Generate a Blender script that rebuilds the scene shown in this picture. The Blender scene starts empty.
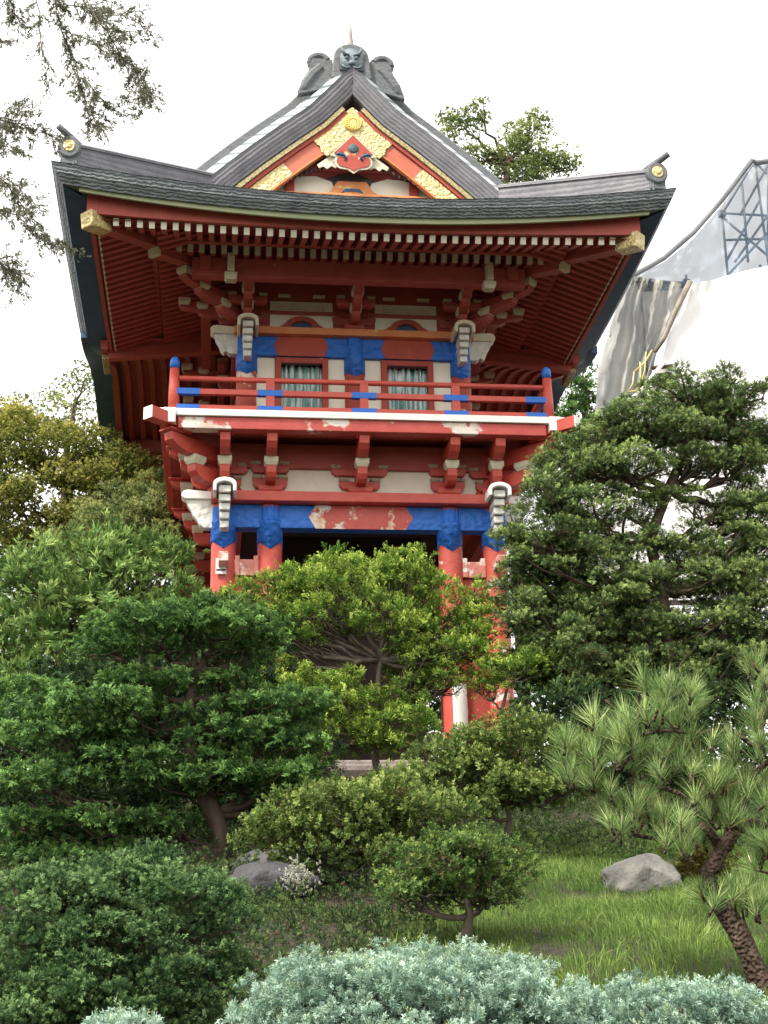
import bpy, math, random
import numpy as np
from mathutils import Vector, Matrix, noise
random.seed(7); RNG = np.random.default_rng(7)
SC = bpy.context.scene; COL = SC.collection
PI = math.pi

# ------------------------------------------------------------------ camera
CAM = np.array([-1.7644, -17.0277, -2.3693]); YAW, PITCH, ROLL, FOC = 0.12090654, 0.314799614, -0.021431014, 1431.2087
def cam_axes():
    f = np.array([math.sin(YAW)*math.cos(PITCH), math.cos(YAW)*math.cos(PITCH), math.sin(PITCH)])
    r = np.array([math.cos(YAW), -math.sin(YAW), 0.]); u = np.cross(r, f)
    return math.cos(ROLL)*r+math.sin(ROLL)*u, -math.sin(ROLL)*r+math.cos(ROLL)*u, f
CR, CU, CF = cam_axes()
cd = bpy.data.cameras.new('camera'); cam = bpy.data.objects.new('camera', cd); COL.objects.link(cam)
M = Matrix.Identity(4)
for i in range(3):
    M[i][0] = CR[i]; M[i][1] = CU[i]; M[i][2] = -CF[i]; M[i][3] = CAM[i]
cam.matrix_world = M
cd.sensor_fit = 'VERTICAL'; cd.sensor_height = 24; cd.lens = FOC/1024*24; cd.clip_end = 2000; cd.clip_start = .05
SC.camera = cam

def at(px, py, d):
    """a pixel and a distance in front of the viewpoint -> a point of the garden"""
    v = CF + CR*(px-384)/FOC - CU*(py-512)/FOC
    return CAM + v*(d/v[1])
def pix(p):
    d = np.asarray(p)-CAM; z = d@CF
    return 384+FOC*(d@CR)/z, 512-FOC*(d@CU)/z
def pix_arr(P):
    D = P-CAM; z = D@CF
    return 384+FOC*(D@CR)/z, 512-FOC*(D@CU)/z
def mpp(d): return d/ (FOC*0.97)      # metres per pixel

# ------------------------------------------------------------------ materials
def new_mat(name):
    m = bpy.data.materials.new(name); m.use_nodes = True
    nt = m.node_tree; b = nt.nodes['Principled BSDF']
    return m, nt, b
def N(nt, t, **k):
    n = nt.nodes.new(t)
    for a, v in k.items():
        if a.startswith('i_'): n.inputs[a[2:].replace('_', ' ')].default_value = v
        else: setattr(n, a, v)
    return n
def ramp(nt, stops, interp='LINEAR'):
    n = nt.nodes.new('ShaderNodeValToRGB'); n.color_ramp.interpolation = interp
    e = n.color_ramp.elements
    while len(e) < len(stops): e.new(.5)
    for k, (p, c) in enumerate(stops):
        e[k].position = p; e[k].color = (*c, 1) if len(c) == 3 else c
    return n
def noisy(name, c1, c2, scale=6, rough=.6, bump=.15, bscale=None, stretch=(1,1,1), metal=0, spec=.4, peel=None, peel_c=((.55,.42,.36),(.66,.62,.55)), peel_scale=3., emboss=None, detail=6):
    m, nt, b = new_mat(name); L = nt.links
    tc = N(nt, 'ShaderNodeTexCoord'); mp = N(nt, 'ShaderNodeMapping'); mp.inputs['Scale'].default_value = stretch
    L.new(tc.outputs['Object'], mp.inputs['Vector'])
    n1 = N(nt, 'ShaderNodeTexNoise', i_Scale=scale, i_Detail=detail, i_Roughness=.62)
    L.new(mp.outputs[0], n1.inputs['Vector'])
    r1 = ramp(nt, [(.3, c1), (.7, c2)]); L.new(n1.outputs['Fac'], r1.inputs[0])
    col = r1.outputs[0]; b.inputs['Roughness'].default_value = rough
    b.inputs['Metallic'].default_value = metal; b.inputs['Specular IOR Level'].default_value = spec
    n3 = N(nt, 'ShaderNodeTexNoise', i_Scale=bscale or scale*7, i_Detail=4.0)
    L.new(mp.outputs[0], n3.inputs['Vector'])
    hgt = n3.outputs['Fac']
    if peel is not None:
        n2 = N(nt, 'ShaderNodeTexNoise', i_Scale=peel_scale, i_Detail=7.0, i_Roughness=.6)
        L.new(tc.outputs['Object'], n2.inputs['Vector'])
        r2 = ramp(nt, [(peel, (0,0,0)), (peel+.028, (1,1,1))]); L.new(n2.outputs['Fac'], r2.inputs[0])
        n4 = N(nt, 'ShaderNodeTexNoise', i_Scale=peel_scale*3, i_Detail=5.0)
        L.new(tc.outputs['Object'], n4.inputs['Vector'])
        r4 = ramp(nt, [(.4, peel_c[0]), (.58, peel_c[1])]); L.new(n4.outputs['Fac'], r4.inputs[0])
        mx = N(nt, 'ShaderNodeMix', data_type='RGBA')
        L.new(r2.outputs[0], mx.inputs[0]); L.new(col, mx.inputs[6]); L.new(r4.outputs[0], mx.inputs[7]); col = mx.outputs[2]
        ma = N(nt, 'ShaderNodeMath', operation='MULTIPLY_ADD'); L.new(r2.outputs[0], ma.inputs[0]); ma.inputs[1].default_value = -.8; L.new(hgt, ma.inputs[2]); hgt = ma.outputs[0]
    if emboss:
        w = N(nt, 'ShaderNodeTexVoronoi', i_Scale=emboss, feature='SMOOTH_F1'); L.new(tc.outputs['Object'], w.inputs['Vector'])
        ma = N(nt, 'ShaderNodeMath', operation='MULTIPLY_ADD'); L.new(w.outputs['Distance'], ma.inputs[0]); ma.inputs[1].default_value = 2.5; L.new(hgt, ma.inputs[2]); hgt = ma.outputs[0]
    bp = N(nt, 'ShaderNodeBump', i_Strength=bump, i_Distance=.02); L.new(hgt, bp.inputs['Height']); L.new(bp.outputs[0], b.inputs['Normal'])
    L.new(col, b.inputs['Base Color'])
    return m
RED = noisy('fresh red paint', (.43,.056,.040), (.52,.085,.060), 5, .45, .25, 22)
REDP = noisy('fresh red paint with primer patches', (.41,.056,.048), (.50,.085,.070), 5, .5, .3, 22, peel=.565, peel_scale=1.6)
REDF = noisy('flaked red paint on column', (.42,.06,.045), (.51,.095,.065), 5, .5, .35, 22, peel=.60, peel_c=((.60,.30,.24),(.7,.62,.56)), peel_scale=2.6)
DRED = noisy('weathered red paint darkened for shade', (.32,.062,.050), (.41,.090,.068), 4, .6, .25, 18, peel=.71, peel_c=((.25,.12,.09),(.35,.3,.24)), peel_scale=5)  # older weathered red, with under-eave shade also put into the colour
DRED2 = noisy('weathered red boards darkened for shade', (.30,.058,.048), (.37,.080,.062), 7, .65, .25, 25)  # boards carry the same weathered red, deepened in colour for soffit shade
MRED = noisy('sun faded red paint', (.30,.045,.030), (.38,.065,.040), 5, .6, .3, 20, peel=.67, peel_scale=6, peel_c=((.5,.3,.15),(.55,.45,.3)))
ORANGE = noisy('faded orange red paint', (.55,.17,.06), (.60,.26,.10), 6, .6, .25, 20, peel=.64, peel_c=((.6,.4,.15),(.62,.5,.25)), peel_scale=5)
BLUE = noisy('blue painted carving', (.012,.10,.42), (.02,.15,.56), 7, .5, .5, 30, emboss=14)
BLUEP = noisy('blue paint', (.012,.11,.46), (.02,.14,.55), 6, .45, .15, 20)
NAVY = noisy('navy painted eave', (.026,.068,.15), (.042,.10,.21), 4, .55, .15, 15)
WHITE = noisy('white trim paint', (.74,.73,.70), (.82,.81,.78), 4, .5, .15, 16)
CREAM = noisy('old cream paint', (.50,.46,.34), (.64,.60,.46), 6, .6, .25, 18, peel=.69, peel_c=((.30,.16,.10),(.4,.3,.2)), peel_scale=8)
CREAMD = noisy('shaded old cream paint', (.30,.24,.17), (.42,.36,.26), 6, .65, .25, 18, peel=.62, peel_c=((.25,.06,.04),(.3,.1,.07)), peel_scale=9)  # dark copy of the old cream; the shade is in the colour
CREAM2 = noisy('pale grey white carving', (.52,.52,.47), (.68,.68,.64), 8, .6, .6, 26, emboss=11)
OLIVE = noisy('olive green eave board', (.24,.27,.15), (.30,.33,.19), 4, .6, .15, 15)
GOLD = noisy('gilt relief', (.40,.27,.08), (.76,.68,.38), 30, .42, .55, 60, metal=.25, emboss=26)
GOLDP = noisy('plain gilding', (.75,.55,.16), (.82,.64,.24), 10, .35, .3, 30, metal=.5)
FILI = noisy('gold openwork strip', (.10,.09,.05), (.62,.50,.24), 30, .5, .8, 60)
DARK = noisy('dark unlit timber', (.020,.012,.011), (.030,.017,.014), 4, .8, .1, 15)  # near-black colour stands for the shade inside the gate
PLASTER = noisy('cream plaster panel', (.70,.66,.54), (.80,.77,.66), 3, .7, .15, 20)
PINK = noisy('scraped pinkish tie beam', (.50,.16,.12), (.56,.24,.19), 6, .6, .4, 24, peel=.50, peel_c=((.62,.40,.34),(.68,.62,.58)), peel_scale=5)
STONE = noisy('plinth stone', (.20,.17,.165), (.32,.26,.25), 5, .8, .4, 22)
TEAL = None
def curtain_mat():
    m, nt, b = new_mat('teal and white curtain cloth'); L = nt.links
    tc = N(nt, 'ShaderNodeTexCoord'); mp = N(nt, 'ShaderNodeMapping'); mp.inputs['Scale'].default_value = (26, 8, 1.6)
    L.new(tc.outputs['Object'], mp.inputs['Vector'])
    n = N(nt, 'ShaderNodeTexNoise', i_Scale=1.0, i_Detail=4.0); L.new(mp.outputs[0], n.inputs['Vector'])
    r = ramp(nt, [(.38, (.06,.24,.22)), (.50, (.25,.45,.41)), (.58, (.80,.84,.84))]); L.new(n.outputs['Fac'], r.inputs[0])
    L.new(r.outputs[0], b.inputs['Base Color']); b.inputs['Roughness'].default_value = .8
    return m
TEAL = curtain_mat()
def glass_mat():
    m = bpy.data.materials.new('window glass'); m.use_nodes = True; nt = m.node_tree; nt.nodes.clear(); L = nt.links
    o = N(nt, 'ShaderNodeOutputMaterial'); t = N(nt, 'ShaderNodeBsdfTransparent'); gl = N(nt, 'ShaderNodeBsdfGlossy'); gl.inputs['Roughness'].default_value = .04
    fr = N(nt, 'ShaderNodeFresnel'); fr.inputs[0].default_value = 1.3; mx = N(nt, 'ShaderNodeMixShader'); L.new(fr.outputs[0], mx.inputs[0]); L.new(t.outputs[0], mx.inputs[1]); L.new(gl.outputs[0], mx.inputs[2]); L.new(mx.outputs[0], o.inputs[0])
    return m
GLASS = glass_mat()
def thatch_mat(name, c1, c2, axis_scale, wob=1.5, lscale=16):
    m, nt, b = new_mat(name); L = nt.links
    uv = N(nt, 'ShaderNodeUVMap'); mp = N(nt, 'ShaderNodeMapping'); mp.inputs['Scale'].default_value = axis_scale
    L.new(uv.outputs[0], mp.inputs['Vector'])
    w = N(nt, 'ShaderNodeTexWave', wave_type='BANDS', bands_direction='Y', i_Scale=lscale, i_Distortion=wob, i_Detail=3.0)
    w.inputs['Detail Scale'].default_value = 2.0
    L.new(mp.outputs[0], w.inputs['Vector'])
    tc = N(nt, 'ShaderNodeTexCoord'); n = N(nt, 'ShaderNodeTexNoise', i_Scale=5.0, i_Detail=8.0, i_Roughness=.7); L.new(tc.outputs['Object'], n.inputs['Vector'])
    n2 = N(nt, 'ShaderNodeTexNoise', i_Scale=60.0, i_Detail=3.0); L.new(tc.outputs['Object'], n2.inputs['Vector'])
    r = ramp(nt, [(.3, c1), (.7, c2)]); L.new(n.outputs['Fac'], r.inputs[0])
    rw = ramp(nt, [(.0, (.40,.40,.40)), (.28, (.95,.95,.95)), (1, (1,1,1))]); L.new(w.outputs['Fac'], rw.inputs[0])
    mx = N(nt, 'ShaderNodeMix', data_type='RGBA', blend_type='MULTIPLY'); mx.inputs[0].default_value = .45 if 'verge' in name else .8
    L.new(r.outputs[0], mx.inputs[6]); L.new(rw.outputs[0], mx.inputs[7]); L.new(mx.outputs[2], b.inputs['Base Color'])
    a = N(nt, 'ShaderNodeMath', operation='ADD'); L.new(w.outputs['Fac'], a.inputs[0]); L.new(n2.outputs['Fac'], a.inputs[1])
    bp = N(nt, 'ShaderNodeBump', i_Strength=.35 if 'verge' in name else .7, i_Distance=.02); L.new(a.outputs[0], bp.inputs['Height']); L.new(bp.outputs[0], b.inputs['Normal'])
    b.inputs['Roughness'].default_value = .75; b.inputs['Specular IOR Level'].default_value = .3
    return m
THATCH = thatch_mat('weathered blue grey roof edge layers', (.125,.145,.165), (.28,.31,.33), (1,1,1), 5.0, 6)
VERGE = thatch_mat('grey layered verge', (.13,.13,.15), (.22,.22,.24), (1,1,1), 1.4, 6)
RIDGE = noisy('grey ridge capping', (.075,.085,.095), (.15,.16,.17), 9, .6, .5, 40, stretch=(1,1,3))
PALE = None
def pale_mat():
    m, nt, b = new_mat('pale metal verge caps'); L = nt.links
    uv = N(nt, 'ShaderNodeUVMap')
    w = N(nt, 'ShaderNodeTexWave', wave_type='BANDS', bands_direction='X', i_Scale=1.3, i_Distortion=.2); L.new(uv.outputs[0], w.inputs['Vector'])
    r = ramp(nt, [(.10, (.10,.13,.15)), (.2, (.30,.33,.35)), (1, (.40,.43,.45))]); L.new(w.outputs['Fac'], r.inputs[0]); L.new(r.outputs[0], b.inputs['Base Color'])
    b.inputs['Roughness'].default_value = .4
    return m
PALE = pale_mat()

# ------------------------------------------------------------------ mesh builder
class G:
    def __init__(s): s.v = []; s.f = []; s.m = []; s.uv = {}
    def add(s, vs, fs, mi=0):
        o = len(s.v); s.v += [tuple(map(float, p)) for p in vs]
        for f in fs: s.f.append(tuple(o+i for i in f)); s.m.append(mi)
    def box(s, x0, x1, y0, y1, z0, z1, mi=0):
        s.add([(x,y,z) for z in (z0,z1) for y in (y0,y1) for x in (x0,x1)],
              [(0,2,3,1),(4,5,7,6),(0,1,5,4),(2,6,7,3),(0,4,6,2),(1,3,7,5)], mi)
    def obox(s, c, ax, h, mi=0):
        """box at c with unit axes ax (3 vectors) and half sizes h"""
        c = np.array(c, float); A = [np.array(a, float) for a in ax]
        vs = [c+A[0]*h[0]*i+A[1]*h[1]*j+A[2]*h[2]*k for k in (-1,1) for j in (-1,1) for i in (-1,1)]
        s.add(vs, [(0,2,3,1),(4,5,7,6),(0,1,5,4),(2,6,7,3),(0,4,6,2),(1,3,7,5)], mi)
    def beam(s, a, b, w, h, mi=0):
        """square timber from a to b (centres), w wide and h deep"""
        a = np.array(a, float); b = np.array(b, float); d = b-a; L = np.linalg.norm(d); d /= L
        up = np.array([0,0,1.]) if abs(d[2]) < .95 else np.array([0,1.,0]); sd = np.cross(d, up); sd /= np.linalg.norm(sd); u = np.cross(sd, d)
        s.obox((a+b)/2, (d, sd, u), (L/2, w/2, h/2), mi)
    def prism(s, poly, plane, d0, d1, mi=0):
        """outline in 'xz', 'yz' or 'xy' pushed from d0 to d1 along the third axis"""
        def P(a, b, d): return {'xz': (a,d,b), 'yz': (d,a,b), 'xy': (a,b,d)}[plane]
        n = len(poly); vs = [P(a,b,d0) for a,b in poly]+[P(a,b,d1) for a,b in poly]
        s.add(vs, [tuple(range(n)), tuple(range(2*n-1, n-1, -1))]+[(i,(i+1)%n,n+(i+1)%n,n+i)[::-1] for i in range(n)], mi)
    def fprism(s, poly, org, U, W, th, mi=0):
        """outline (u, z) in the upright plane through org along U, thickness th along W"""
        org = np.array(org, float); U = np.array(U, float); W = np.array(W, float); n = len(poly)
        vs = [org+U*a+np.array([0,0,b])+W*k*th/2 for k in (-1,1) for a,b in poly]
        s.add(vs, [tuple(range(n)), tuple(range(2*n-1, n-1, -1))]+[(i,(i+1)%n,n+(i+1)%n,n+i)[::-1] for i in range(n)], mi)
    def cyl(s, c, r0, r1, z0, z1, n=28, mi=0, cap=True):
        vs = [(c[0]+r*math.cos(2*PI*k/n), c[1]+r*math.sin(2*PI*k/n), z) for r, z in ((r0,z0),(r1,z1)) for k in range(n)]
        fs = [(k,(k+1)%n,n+(k+1)%n,n+k) for k in range(n)]
        if cap: fs += [tuple(range(n-1,-1,-1)), tuple(range(n,2*n))]
        s.add(vs, fs, mi)
    def lathe(s, c, prof, n=24, mi=0):
        o = len(prof); vs = [(c[0]+r*math.cos(2*PI*k/n), c[1]+r*math.sin(2*PI*k/n), c[2]+z) for r,z in prof for k in range(n)]
        fs = [(i*n+k, i*n+(k+1)%n, (i+1)*n+(k+1)%n, (i+1)*n+k) for i in range(o-1) for k in range(n)]
        fs += [tuple(range(n-1,-1,-1)), tuple(range((o-1)*n, o*n))]
        s.add(vs, fs, mi)
    def tube(s, pts, rad, n=10, mi=0, rough=0, seed=0):
        pts = [np.array(p, float) for p in pts]; m = len(pts)
        if np.isscalar(rad): rad = [rad]*m
        vs = []; up = np.array([.13,.21,1.]); rr = random.Random(seed)
        for i, p in enumerate(pts):
            d = pts[min(i+1,m-1)]-pts[max(i-1,0)]; d = d/(np.linalg.norm(d)+1e-9)
            a = np.cross(d, up); 
            if np.linalg.norm(a) < .1: a = np.cross(d, np.array([1.,0,0]))
            a /= np.linalg.norm(a); b = np.cross(d, a)
            for k in range(n):
                r = rad[i]*(1+rough*(rr.random()-.5)); t = 2*PI*k/n
                vs.append(p+a*math.cos(t)*r+b*math.sin(t)*r)
        fs = [(i*n+k, i*n+(k+1)%n, (i+1)*n+(k+1)%n, (i+1)*n+k) for i in range(m-1) for k in range(n)]
        fs += [tuple(range(n-1,-1,-1)), tuple(range((m-1)*n, m*n))]
        s.add(vs, fs, mi)
    def grid(s, rows, mi=0, closed=False, uv=True):
        """rows: list of equal point lists -> quads; uv along/across in metres"""
        o = len(s.v); R = len(rows); C = len(rows[0])
        s.v += [tuple(map(float, p)) for r in rows for p in r]
        acc = [0]
        for i in range(1, R): acc.append(acc[-1]+np.linalg.norm(np.array(rows[i][0])-np.array(rows[i-1][0])))
        ac2 = [0]
        for j in range(1, C): ac2.append(ac2[-1]+np.linalg.norm(np.array(rows[0][j])-np.array(rows[0][j-1])))
        for i in range(R-1):
            for j in range(C-1):
                s.f.append((o+i*C+j, o+i*C+j+1, o+(i+1)*C+j+1, o+(i+1)*C+j)); s.m.append(mi)
                s.uv[len(s.f)-1] = [(acc[i],ac2[j]),(acc[i],ac2[j+1]),(acc[i+1],ac2[j+1]),(acc[i+1],ac2[j])]
        if closed:
            s.f.append(tuple(o+j for j in range(C-1,-1,-1))); s.m.append(mi)
            s.f.append(tuple(o+(R-1)*C+j for j in range(C))); s.m.append(mi)
    def make(s, name, mats, parent=None, bevel=0, smooth=False, loc=None):
        me = bpy.data.meshes.new(name); me.from_pydata(s.v, [], s.f); me.validate()
        if not isinstance(mats, (list, tuple)): mats = [mats]
        for m in mats: me.materials.append(m)
        if len(me.polygons) == len(s.m): me.polygons.foreach_set('material_index', s.m)
        if s.uv and len(me.polygons) == len(s.m):
            ul = me.uv_layers.new(name='UVMap')
            for fi, u in s.uv.items():
                for li, c in zip(me.polygons[fi].loop_indices, u): ul.data[li].uv = c
        if smooth: me.polygons.foreach_set('use_smooth', [True]*len(me.polygons))
        me.update()
        import bmesh
        bm = bmesh.new(); bm.from_mesh(me); bmesh.ops.recalc_face_normals(bm, faces=bm.faces); bm.to_mesh(me); bm.free()
        o = bpy.data.objects.new(name, me); COL.objects.link(o)
        if parent: o.parent = parent
        if loc is not None: o.location = loc
        if bevel:
            bv = o.modifiers.new('edge', 'BEVEL'); bv.width = bevel; bv.segments = 2; bv.limit_method = 'ANGLE'; bv.angle_limit = math.radians(40)
        return o
def tag(o, label=None, cat=None, group=None, kind=None):
    if label: o['label'] = label
    if cat: o['category'] = cat
    if group: o['group'] = group
    if kind: o['kind'] = kind
    return o
def empty(name, loc, label, cat, group=None):
    o = bpy.data.objects.new(name, None); COL.objects.link(o); o.location = loc; o.empty_display_size = .2
    return tag(o, label, cat, group)

# ================================================================== THE GATE
gate = empty('temple_gate', (0,0,0), 'two storey red temple gate with blue column tops, balcony and sweeping grey gabled roof', 'temple gate')
YB = 7.7; YC = YB/2                      # rear column line, centre
XO, XI, XU = 1.70, 1.13, 1.43            # outer and inner lower columns, upper columns
YU = .43                                 # upper column line
def mir(y): return YB-y

g = G(); g.box(-2.3,2.3,-.55,YB+.55,-.35,-.02); g.box(-2.05,2.05,-.32,YB+.32,-.02,.06)
g.make('plinth', STONE, gate, .02)
for y in (0, YC, YB):
    for x in (-XO, XO) + ((-XI, XI) if y in (0, YB) else ()):
        g = G(); r = .152 if y == 0 else .14
        g.lathe((x,y,0), [(r*1.25,.06),(r*1.25,.12),(r*1.02,.16),(r,.3),(r,2.8),(r*.985,3.22),(r*.98,3.255)], 32)
        o = g.make('column', [REDF if (y == 0 and x > 0) else RED], gate, 0, True)
        if y == 0:
            s = G(); n = 48; rows = []
            for k in range(n+1):
                a = 2*PI*k/n-PI/2; ph = (a+PI/2)*3/PI; zz = 2.70+.055*(1-abs((ph % 2)-1)*2)+.02
                def P(rr, z): return (x+rr*math.cos(a), y+rr*math.sin(a), z)
                rows.append([P(r+.002,zz), P(r+.008,zz), P(r+.008,3.0), P(r+.014,3.01), P(r+.014,3.035), P(r+.006,3.04), P(r+.003,3.20), P(r*.9,3.252)])
            s.grid(rows); s.make('painted_sleeve', BLUE, o, 0, True)
# flutes on the inner sleeves
for x in (-XI, XI):
    s = G()
    for k in range(18):
        a = 2*PI*k/18; s.cyl((x+.158*math.cos(a), .158*math.sin(a)), .009,.009, 3.05, 3.24, 6)
    s.make('fluting', BLUEP, gate)
g = G(); rows = []
for k in range(13):
    a = -PI*.62+PI*.42*k/12; rows.append([(XI+.157*math.cos(a), .157*math.sin(a), z+.03*math.sin(k*2.1+z*5)) for z in (.22,.5,.8,1.0)])
g.grid(rows); g.make('primer_patch', WHITE, gate)
# head beams
def hexpanel(x0, x1, z0, z1, y0, y1, pk=.07):
    zm = (z0+z1)/2; g = G(); g.prism([(x0,zm),(x0+pk,z0),(x1-pk,z0),(x1,zm),(x1-pk,z1),(x0+pk,z1)], 'xz', y0, y1); return g
g = G(); g.box(-XO,XO,-.10,.10,2.955,3.255); g.make('head_beam', BLUE, gate, .008)
hexpanel(-.655,.655,2.952,3.256,-.106,-.099,.09).make('head_beam_panel', noisy('scraped red panel', (.41,.06,.048), (.50,.09,.07), 5, .5, .3, 22, peel=.475, peel_scale=2.2, peel_c=((.62,.38,.22),(.72,.66,.62))), gate)
for x in (-XO, XO):
    g = G(); g.box(x-.1,x+.1,.1,YB-.1,2.955,3.255); g.make('head_beam', MRED, gate, .008)
g = G(); g.box(-XO,XO,YB-.1,YB+.1,2.955,3.255); g.make('head_beam', MRED, gate, .008)
g = G(); g.box(-1.86,1.86,-.25,.22,3.262,3.39); g.make('architrave', RED, gate, .008)
for x in (-1.86, 1.46):
    g = G(); g.box(x,x+.40,.223,YB+.25,3.262,3.39); g.make('architrave', RED, gate, .008)
# ties between the paired columns
for sx in (-1, 1):
    g = G(); g.box(min(sx*XI,sx*XO)+.1,max(sx*XI,sx*XO)-.1,-.07,.07,2.35,2.555)
    for x in (XI+.17, XO-.17): g.box(sx*x-.03,sx*x+.03,-.085,.085,2.35,2.60)
    g.make('tie_beam', PINK, gate, .008)
    g = G(); g.box(min(sx*(XI+.1),sx*(XO-.1)),max(sx*(XI+.1),sx*(XO-.1)),-.03,.03,.1,2.345)
    g.make('side_board', MRED, gate, .01)
    g = G(); g.box(sx*XO-.07,sx*XO+.07,.1,YB-.1,2.35,2.555); g.make('tie_beam', MRED, gate, .008)
    g = G(); g.box(sx*XO-.06,sx*XO+.06,-.46,-.12,2.42,2.54); g.make('tie_nose', PINK, gate, .008)
    for yy in (1.0, 2.0, 3.0):
        g = G(); g.box(sx*XO-.03,sx*XO+.03,yy-.45,yy+.45,.1,2.345); g.make('side_board', MRED, gate, .01)
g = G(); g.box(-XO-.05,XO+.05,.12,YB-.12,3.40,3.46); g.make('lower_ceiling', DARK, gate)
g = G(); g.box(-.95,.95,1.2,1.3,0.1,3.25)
g.make('passage_shade_sheet', DARK, gate)  # added dark sheet standing for the shade in the passage
g = G(); g.box(-1.815,-1.715,-.165,-.149,2.28,2.50) if False else g.box(-1.79,-1.66,-.185,-.158,2.33,2.53)
o = g.make('notice_plate', WHITE, gate, .006)
g = G(); g.box(-1.785,-1.665,-.1875,-.1845,2.372,2.392); g.make('printed_line', DARK, o)

# beam-end carvings (elephant noses)
def nose_front(x, yb, z0, z1, w, par, out=.34):
    g = G(); h = z1-z0                                        # segmented hanging snout facing the viewer
    n = 5
    for k in range(n):
        a = z0+h*k/n; b = z0+h*(k+1)/n; u = .72+.28*k/(n-1)
        y0 = yb-out*(.55+.45*k/(n-1))
        g.prism([(x-w/2*u,a+.006),(x+w/2*u,a+.006),(x+w/2*u*1.05,(a+b)/2),(x+w/2*u,b-.004),(x-w/2*u,b-.004),(x-w/2*u*1.05,(a+b)/2)], 'xz', y0, yb)
    o = g.make('beam_end_carving', CREAM2, par, .012)
    g = G(); R = w*.98; arch = []
    m = 14
    for k in range(m+1):
        t = PI*k/m; arch.append((x-R*math.cos(t), z1-.0+R*.62*math.sin(t)))
    for k in range(m+1):
        t = PI-PI*k/m; arch.append((x-(R*.70)*math.cos(t), z1-.02+R*.36*math.sin(t)))
    arch.insert(m+1, (x+R, z1-.09)); arch.insert(m+2, (x+R*.7, z1-.09)); arch += [(x-R*.7, z1-.09), (x-R, z1-.09)]
    g.prism(arch, 'xz', yb-out-.05, yb); g.make('carved_hood', WHITE if par is gate and z1 < 4 else CREAM, o, .012)
def nose_side(xs, sx, y, z0, z1, ln, par, mat):
    P = [(0,z1-.08),(ln*.98,z1-.08),(ln*.90,z1-.17),(ln*.80,z1-.22),(ln*.72,z1-.30),(ln*.60,z1-.35),(ln*.52,z0+.04),(ln*.36,z0),(0,z0)]
    g = G(); g.fprism(P, (xs,y,0), (sx,0,0), (0,1,0), .13)
    o = g.make('beam_end_carving', mat, par, .012)
    g = G(); g.fprism([(0,z1-.083),(ln*1.0,z1-.083),(ln*1.12,z1-.05),(ln*1.12,z1-.01),(ln*1.05,z1+.03),(ln*.9,z1+.04),(0,z1+.015)], (xs,y,0), (sx,0,0), (0,1,0), .20)
    g.make('carved_hood', WHITE if z1 < 4 else CREAM, o, .015)
for sx in (-1,1):
    nose_front(sx*(XO-.005), -.14, 2.87, 3.37, .145, gate, .36)
    nose_side(sx*(XO+.10), sx, 0, 2.95, 3.40, .38, gate, CREAM2)
    nose_front(sx*(XU-.005), .30, 5.36, 5.80, .14, gate, .34)
    nose_side(sx*(XU+.10), sx, YU, 5.50, 5.86, .34, gate, CREAM2)

# bracket sets ------------------------------------------------------
def small_block(g, c, ax, w, z0, z1, mi):
    c = np.array(c, float); u, v = ax
    a = []; h0, h1 = w*.36, w*.5; zm = z0+(z1-z0)*.45
    for h, z in ((h0,z0),(h1,zm),(h1,z1)):
        for i, j in ((-1,-1),(1,-1),(1,1),(-1,1)): a.append(c+u*h*i+v*h*j+np.array([0,0,z]))
    fs = [(3,2,1,0),(8,9,10,11)]
    for L in (0,4): fs += [(L+k, L+(k+1)%4, L+4+(k+1)%4, L+4+k) for k in range(4)]
    g.add(a, fs, mi)
def bracket_set(x, y, ang, zb, steps, lat, w, mats, name='bracket', sc=1.0, rear=True):
    """steps: out arms (reach, z0, z1); lat: arms along the wall (offset, half length, z0, z1)"""
    red, cream = mats
    u = np.array([math.cos(ang), math.sin(ang), 0.]); v = np.array([-u[1], u[0], 0.]); c = np.array([x,y,0.])
    root = None
    g = G(); small_block(g, c, (u,v), .30*sc, zb, zb+.11*sc, 0)
    root = g.make(name, red, gate, .008)
    for reach, z0, z1 in steps:
        g = G(); r = reach
        P = [(-.12,z0),(r*.72,z0),(r*.88,z0+(z1-z0)*.18),(r*.98,z0+(z1-z0)*.5),(r,z1),(-.12,z1)]
        g.fprism(P, c, u, v, w); g.make('bracket_arm', red, root, .008)
        g = G(); last = (reach, z0, z1) == tuple(steps[-1]) and zb < 4; small_block(g, c+u*(r-.07), (u,v), w*(1.6 if last else 1.4), z1+.002, z1+(.03 if last else .11)*sc, 0); g.make('bearing_block', red if last else cream, root, .006)
    for off, hl, z0, z1 in lat:
        g = G(); zc = z0+(z1-z0)
        P = [(-hl,z1),(-hl*.98,z0+(z1-z0)*.45),(-hl*.84,z0),(hl*.84,z0),(hl*.98,z0+(z1-z0)*.45),(hl,z1)]
        g.fprism(P, c+u*off, v, u, w*.95); g.make('bracket_arm', red, root, .008)
        g = G()
        for t in (-hl+.06, hl-.06):
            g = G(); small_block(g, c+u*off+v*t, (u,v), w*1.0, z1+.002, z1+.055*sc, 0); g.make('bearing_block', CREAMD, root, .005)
    return root
LM = (RED, CREAM); 
low_steps = [(.40,3.50,3.675),(.70,3.785,3.985)]
low_lat = [(-.02,.26,3.50,3.60),(-.02,.36,3.68,3.77)]
for x in (-XO, -XI, 0, XI, XO):
    bracket_set(x, 0, -PI/2, 3.392, low_steps, [(a, b*(.8 if abs(x) > 1.5 else 1), c, d) for a,b,c,d in low_lat] if abs(x) not in (XI,) else [(-.02,.22,3.50,3.62),(-.02,.24,3.70,3.80)], .125, (RED, CREAM))
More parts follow.
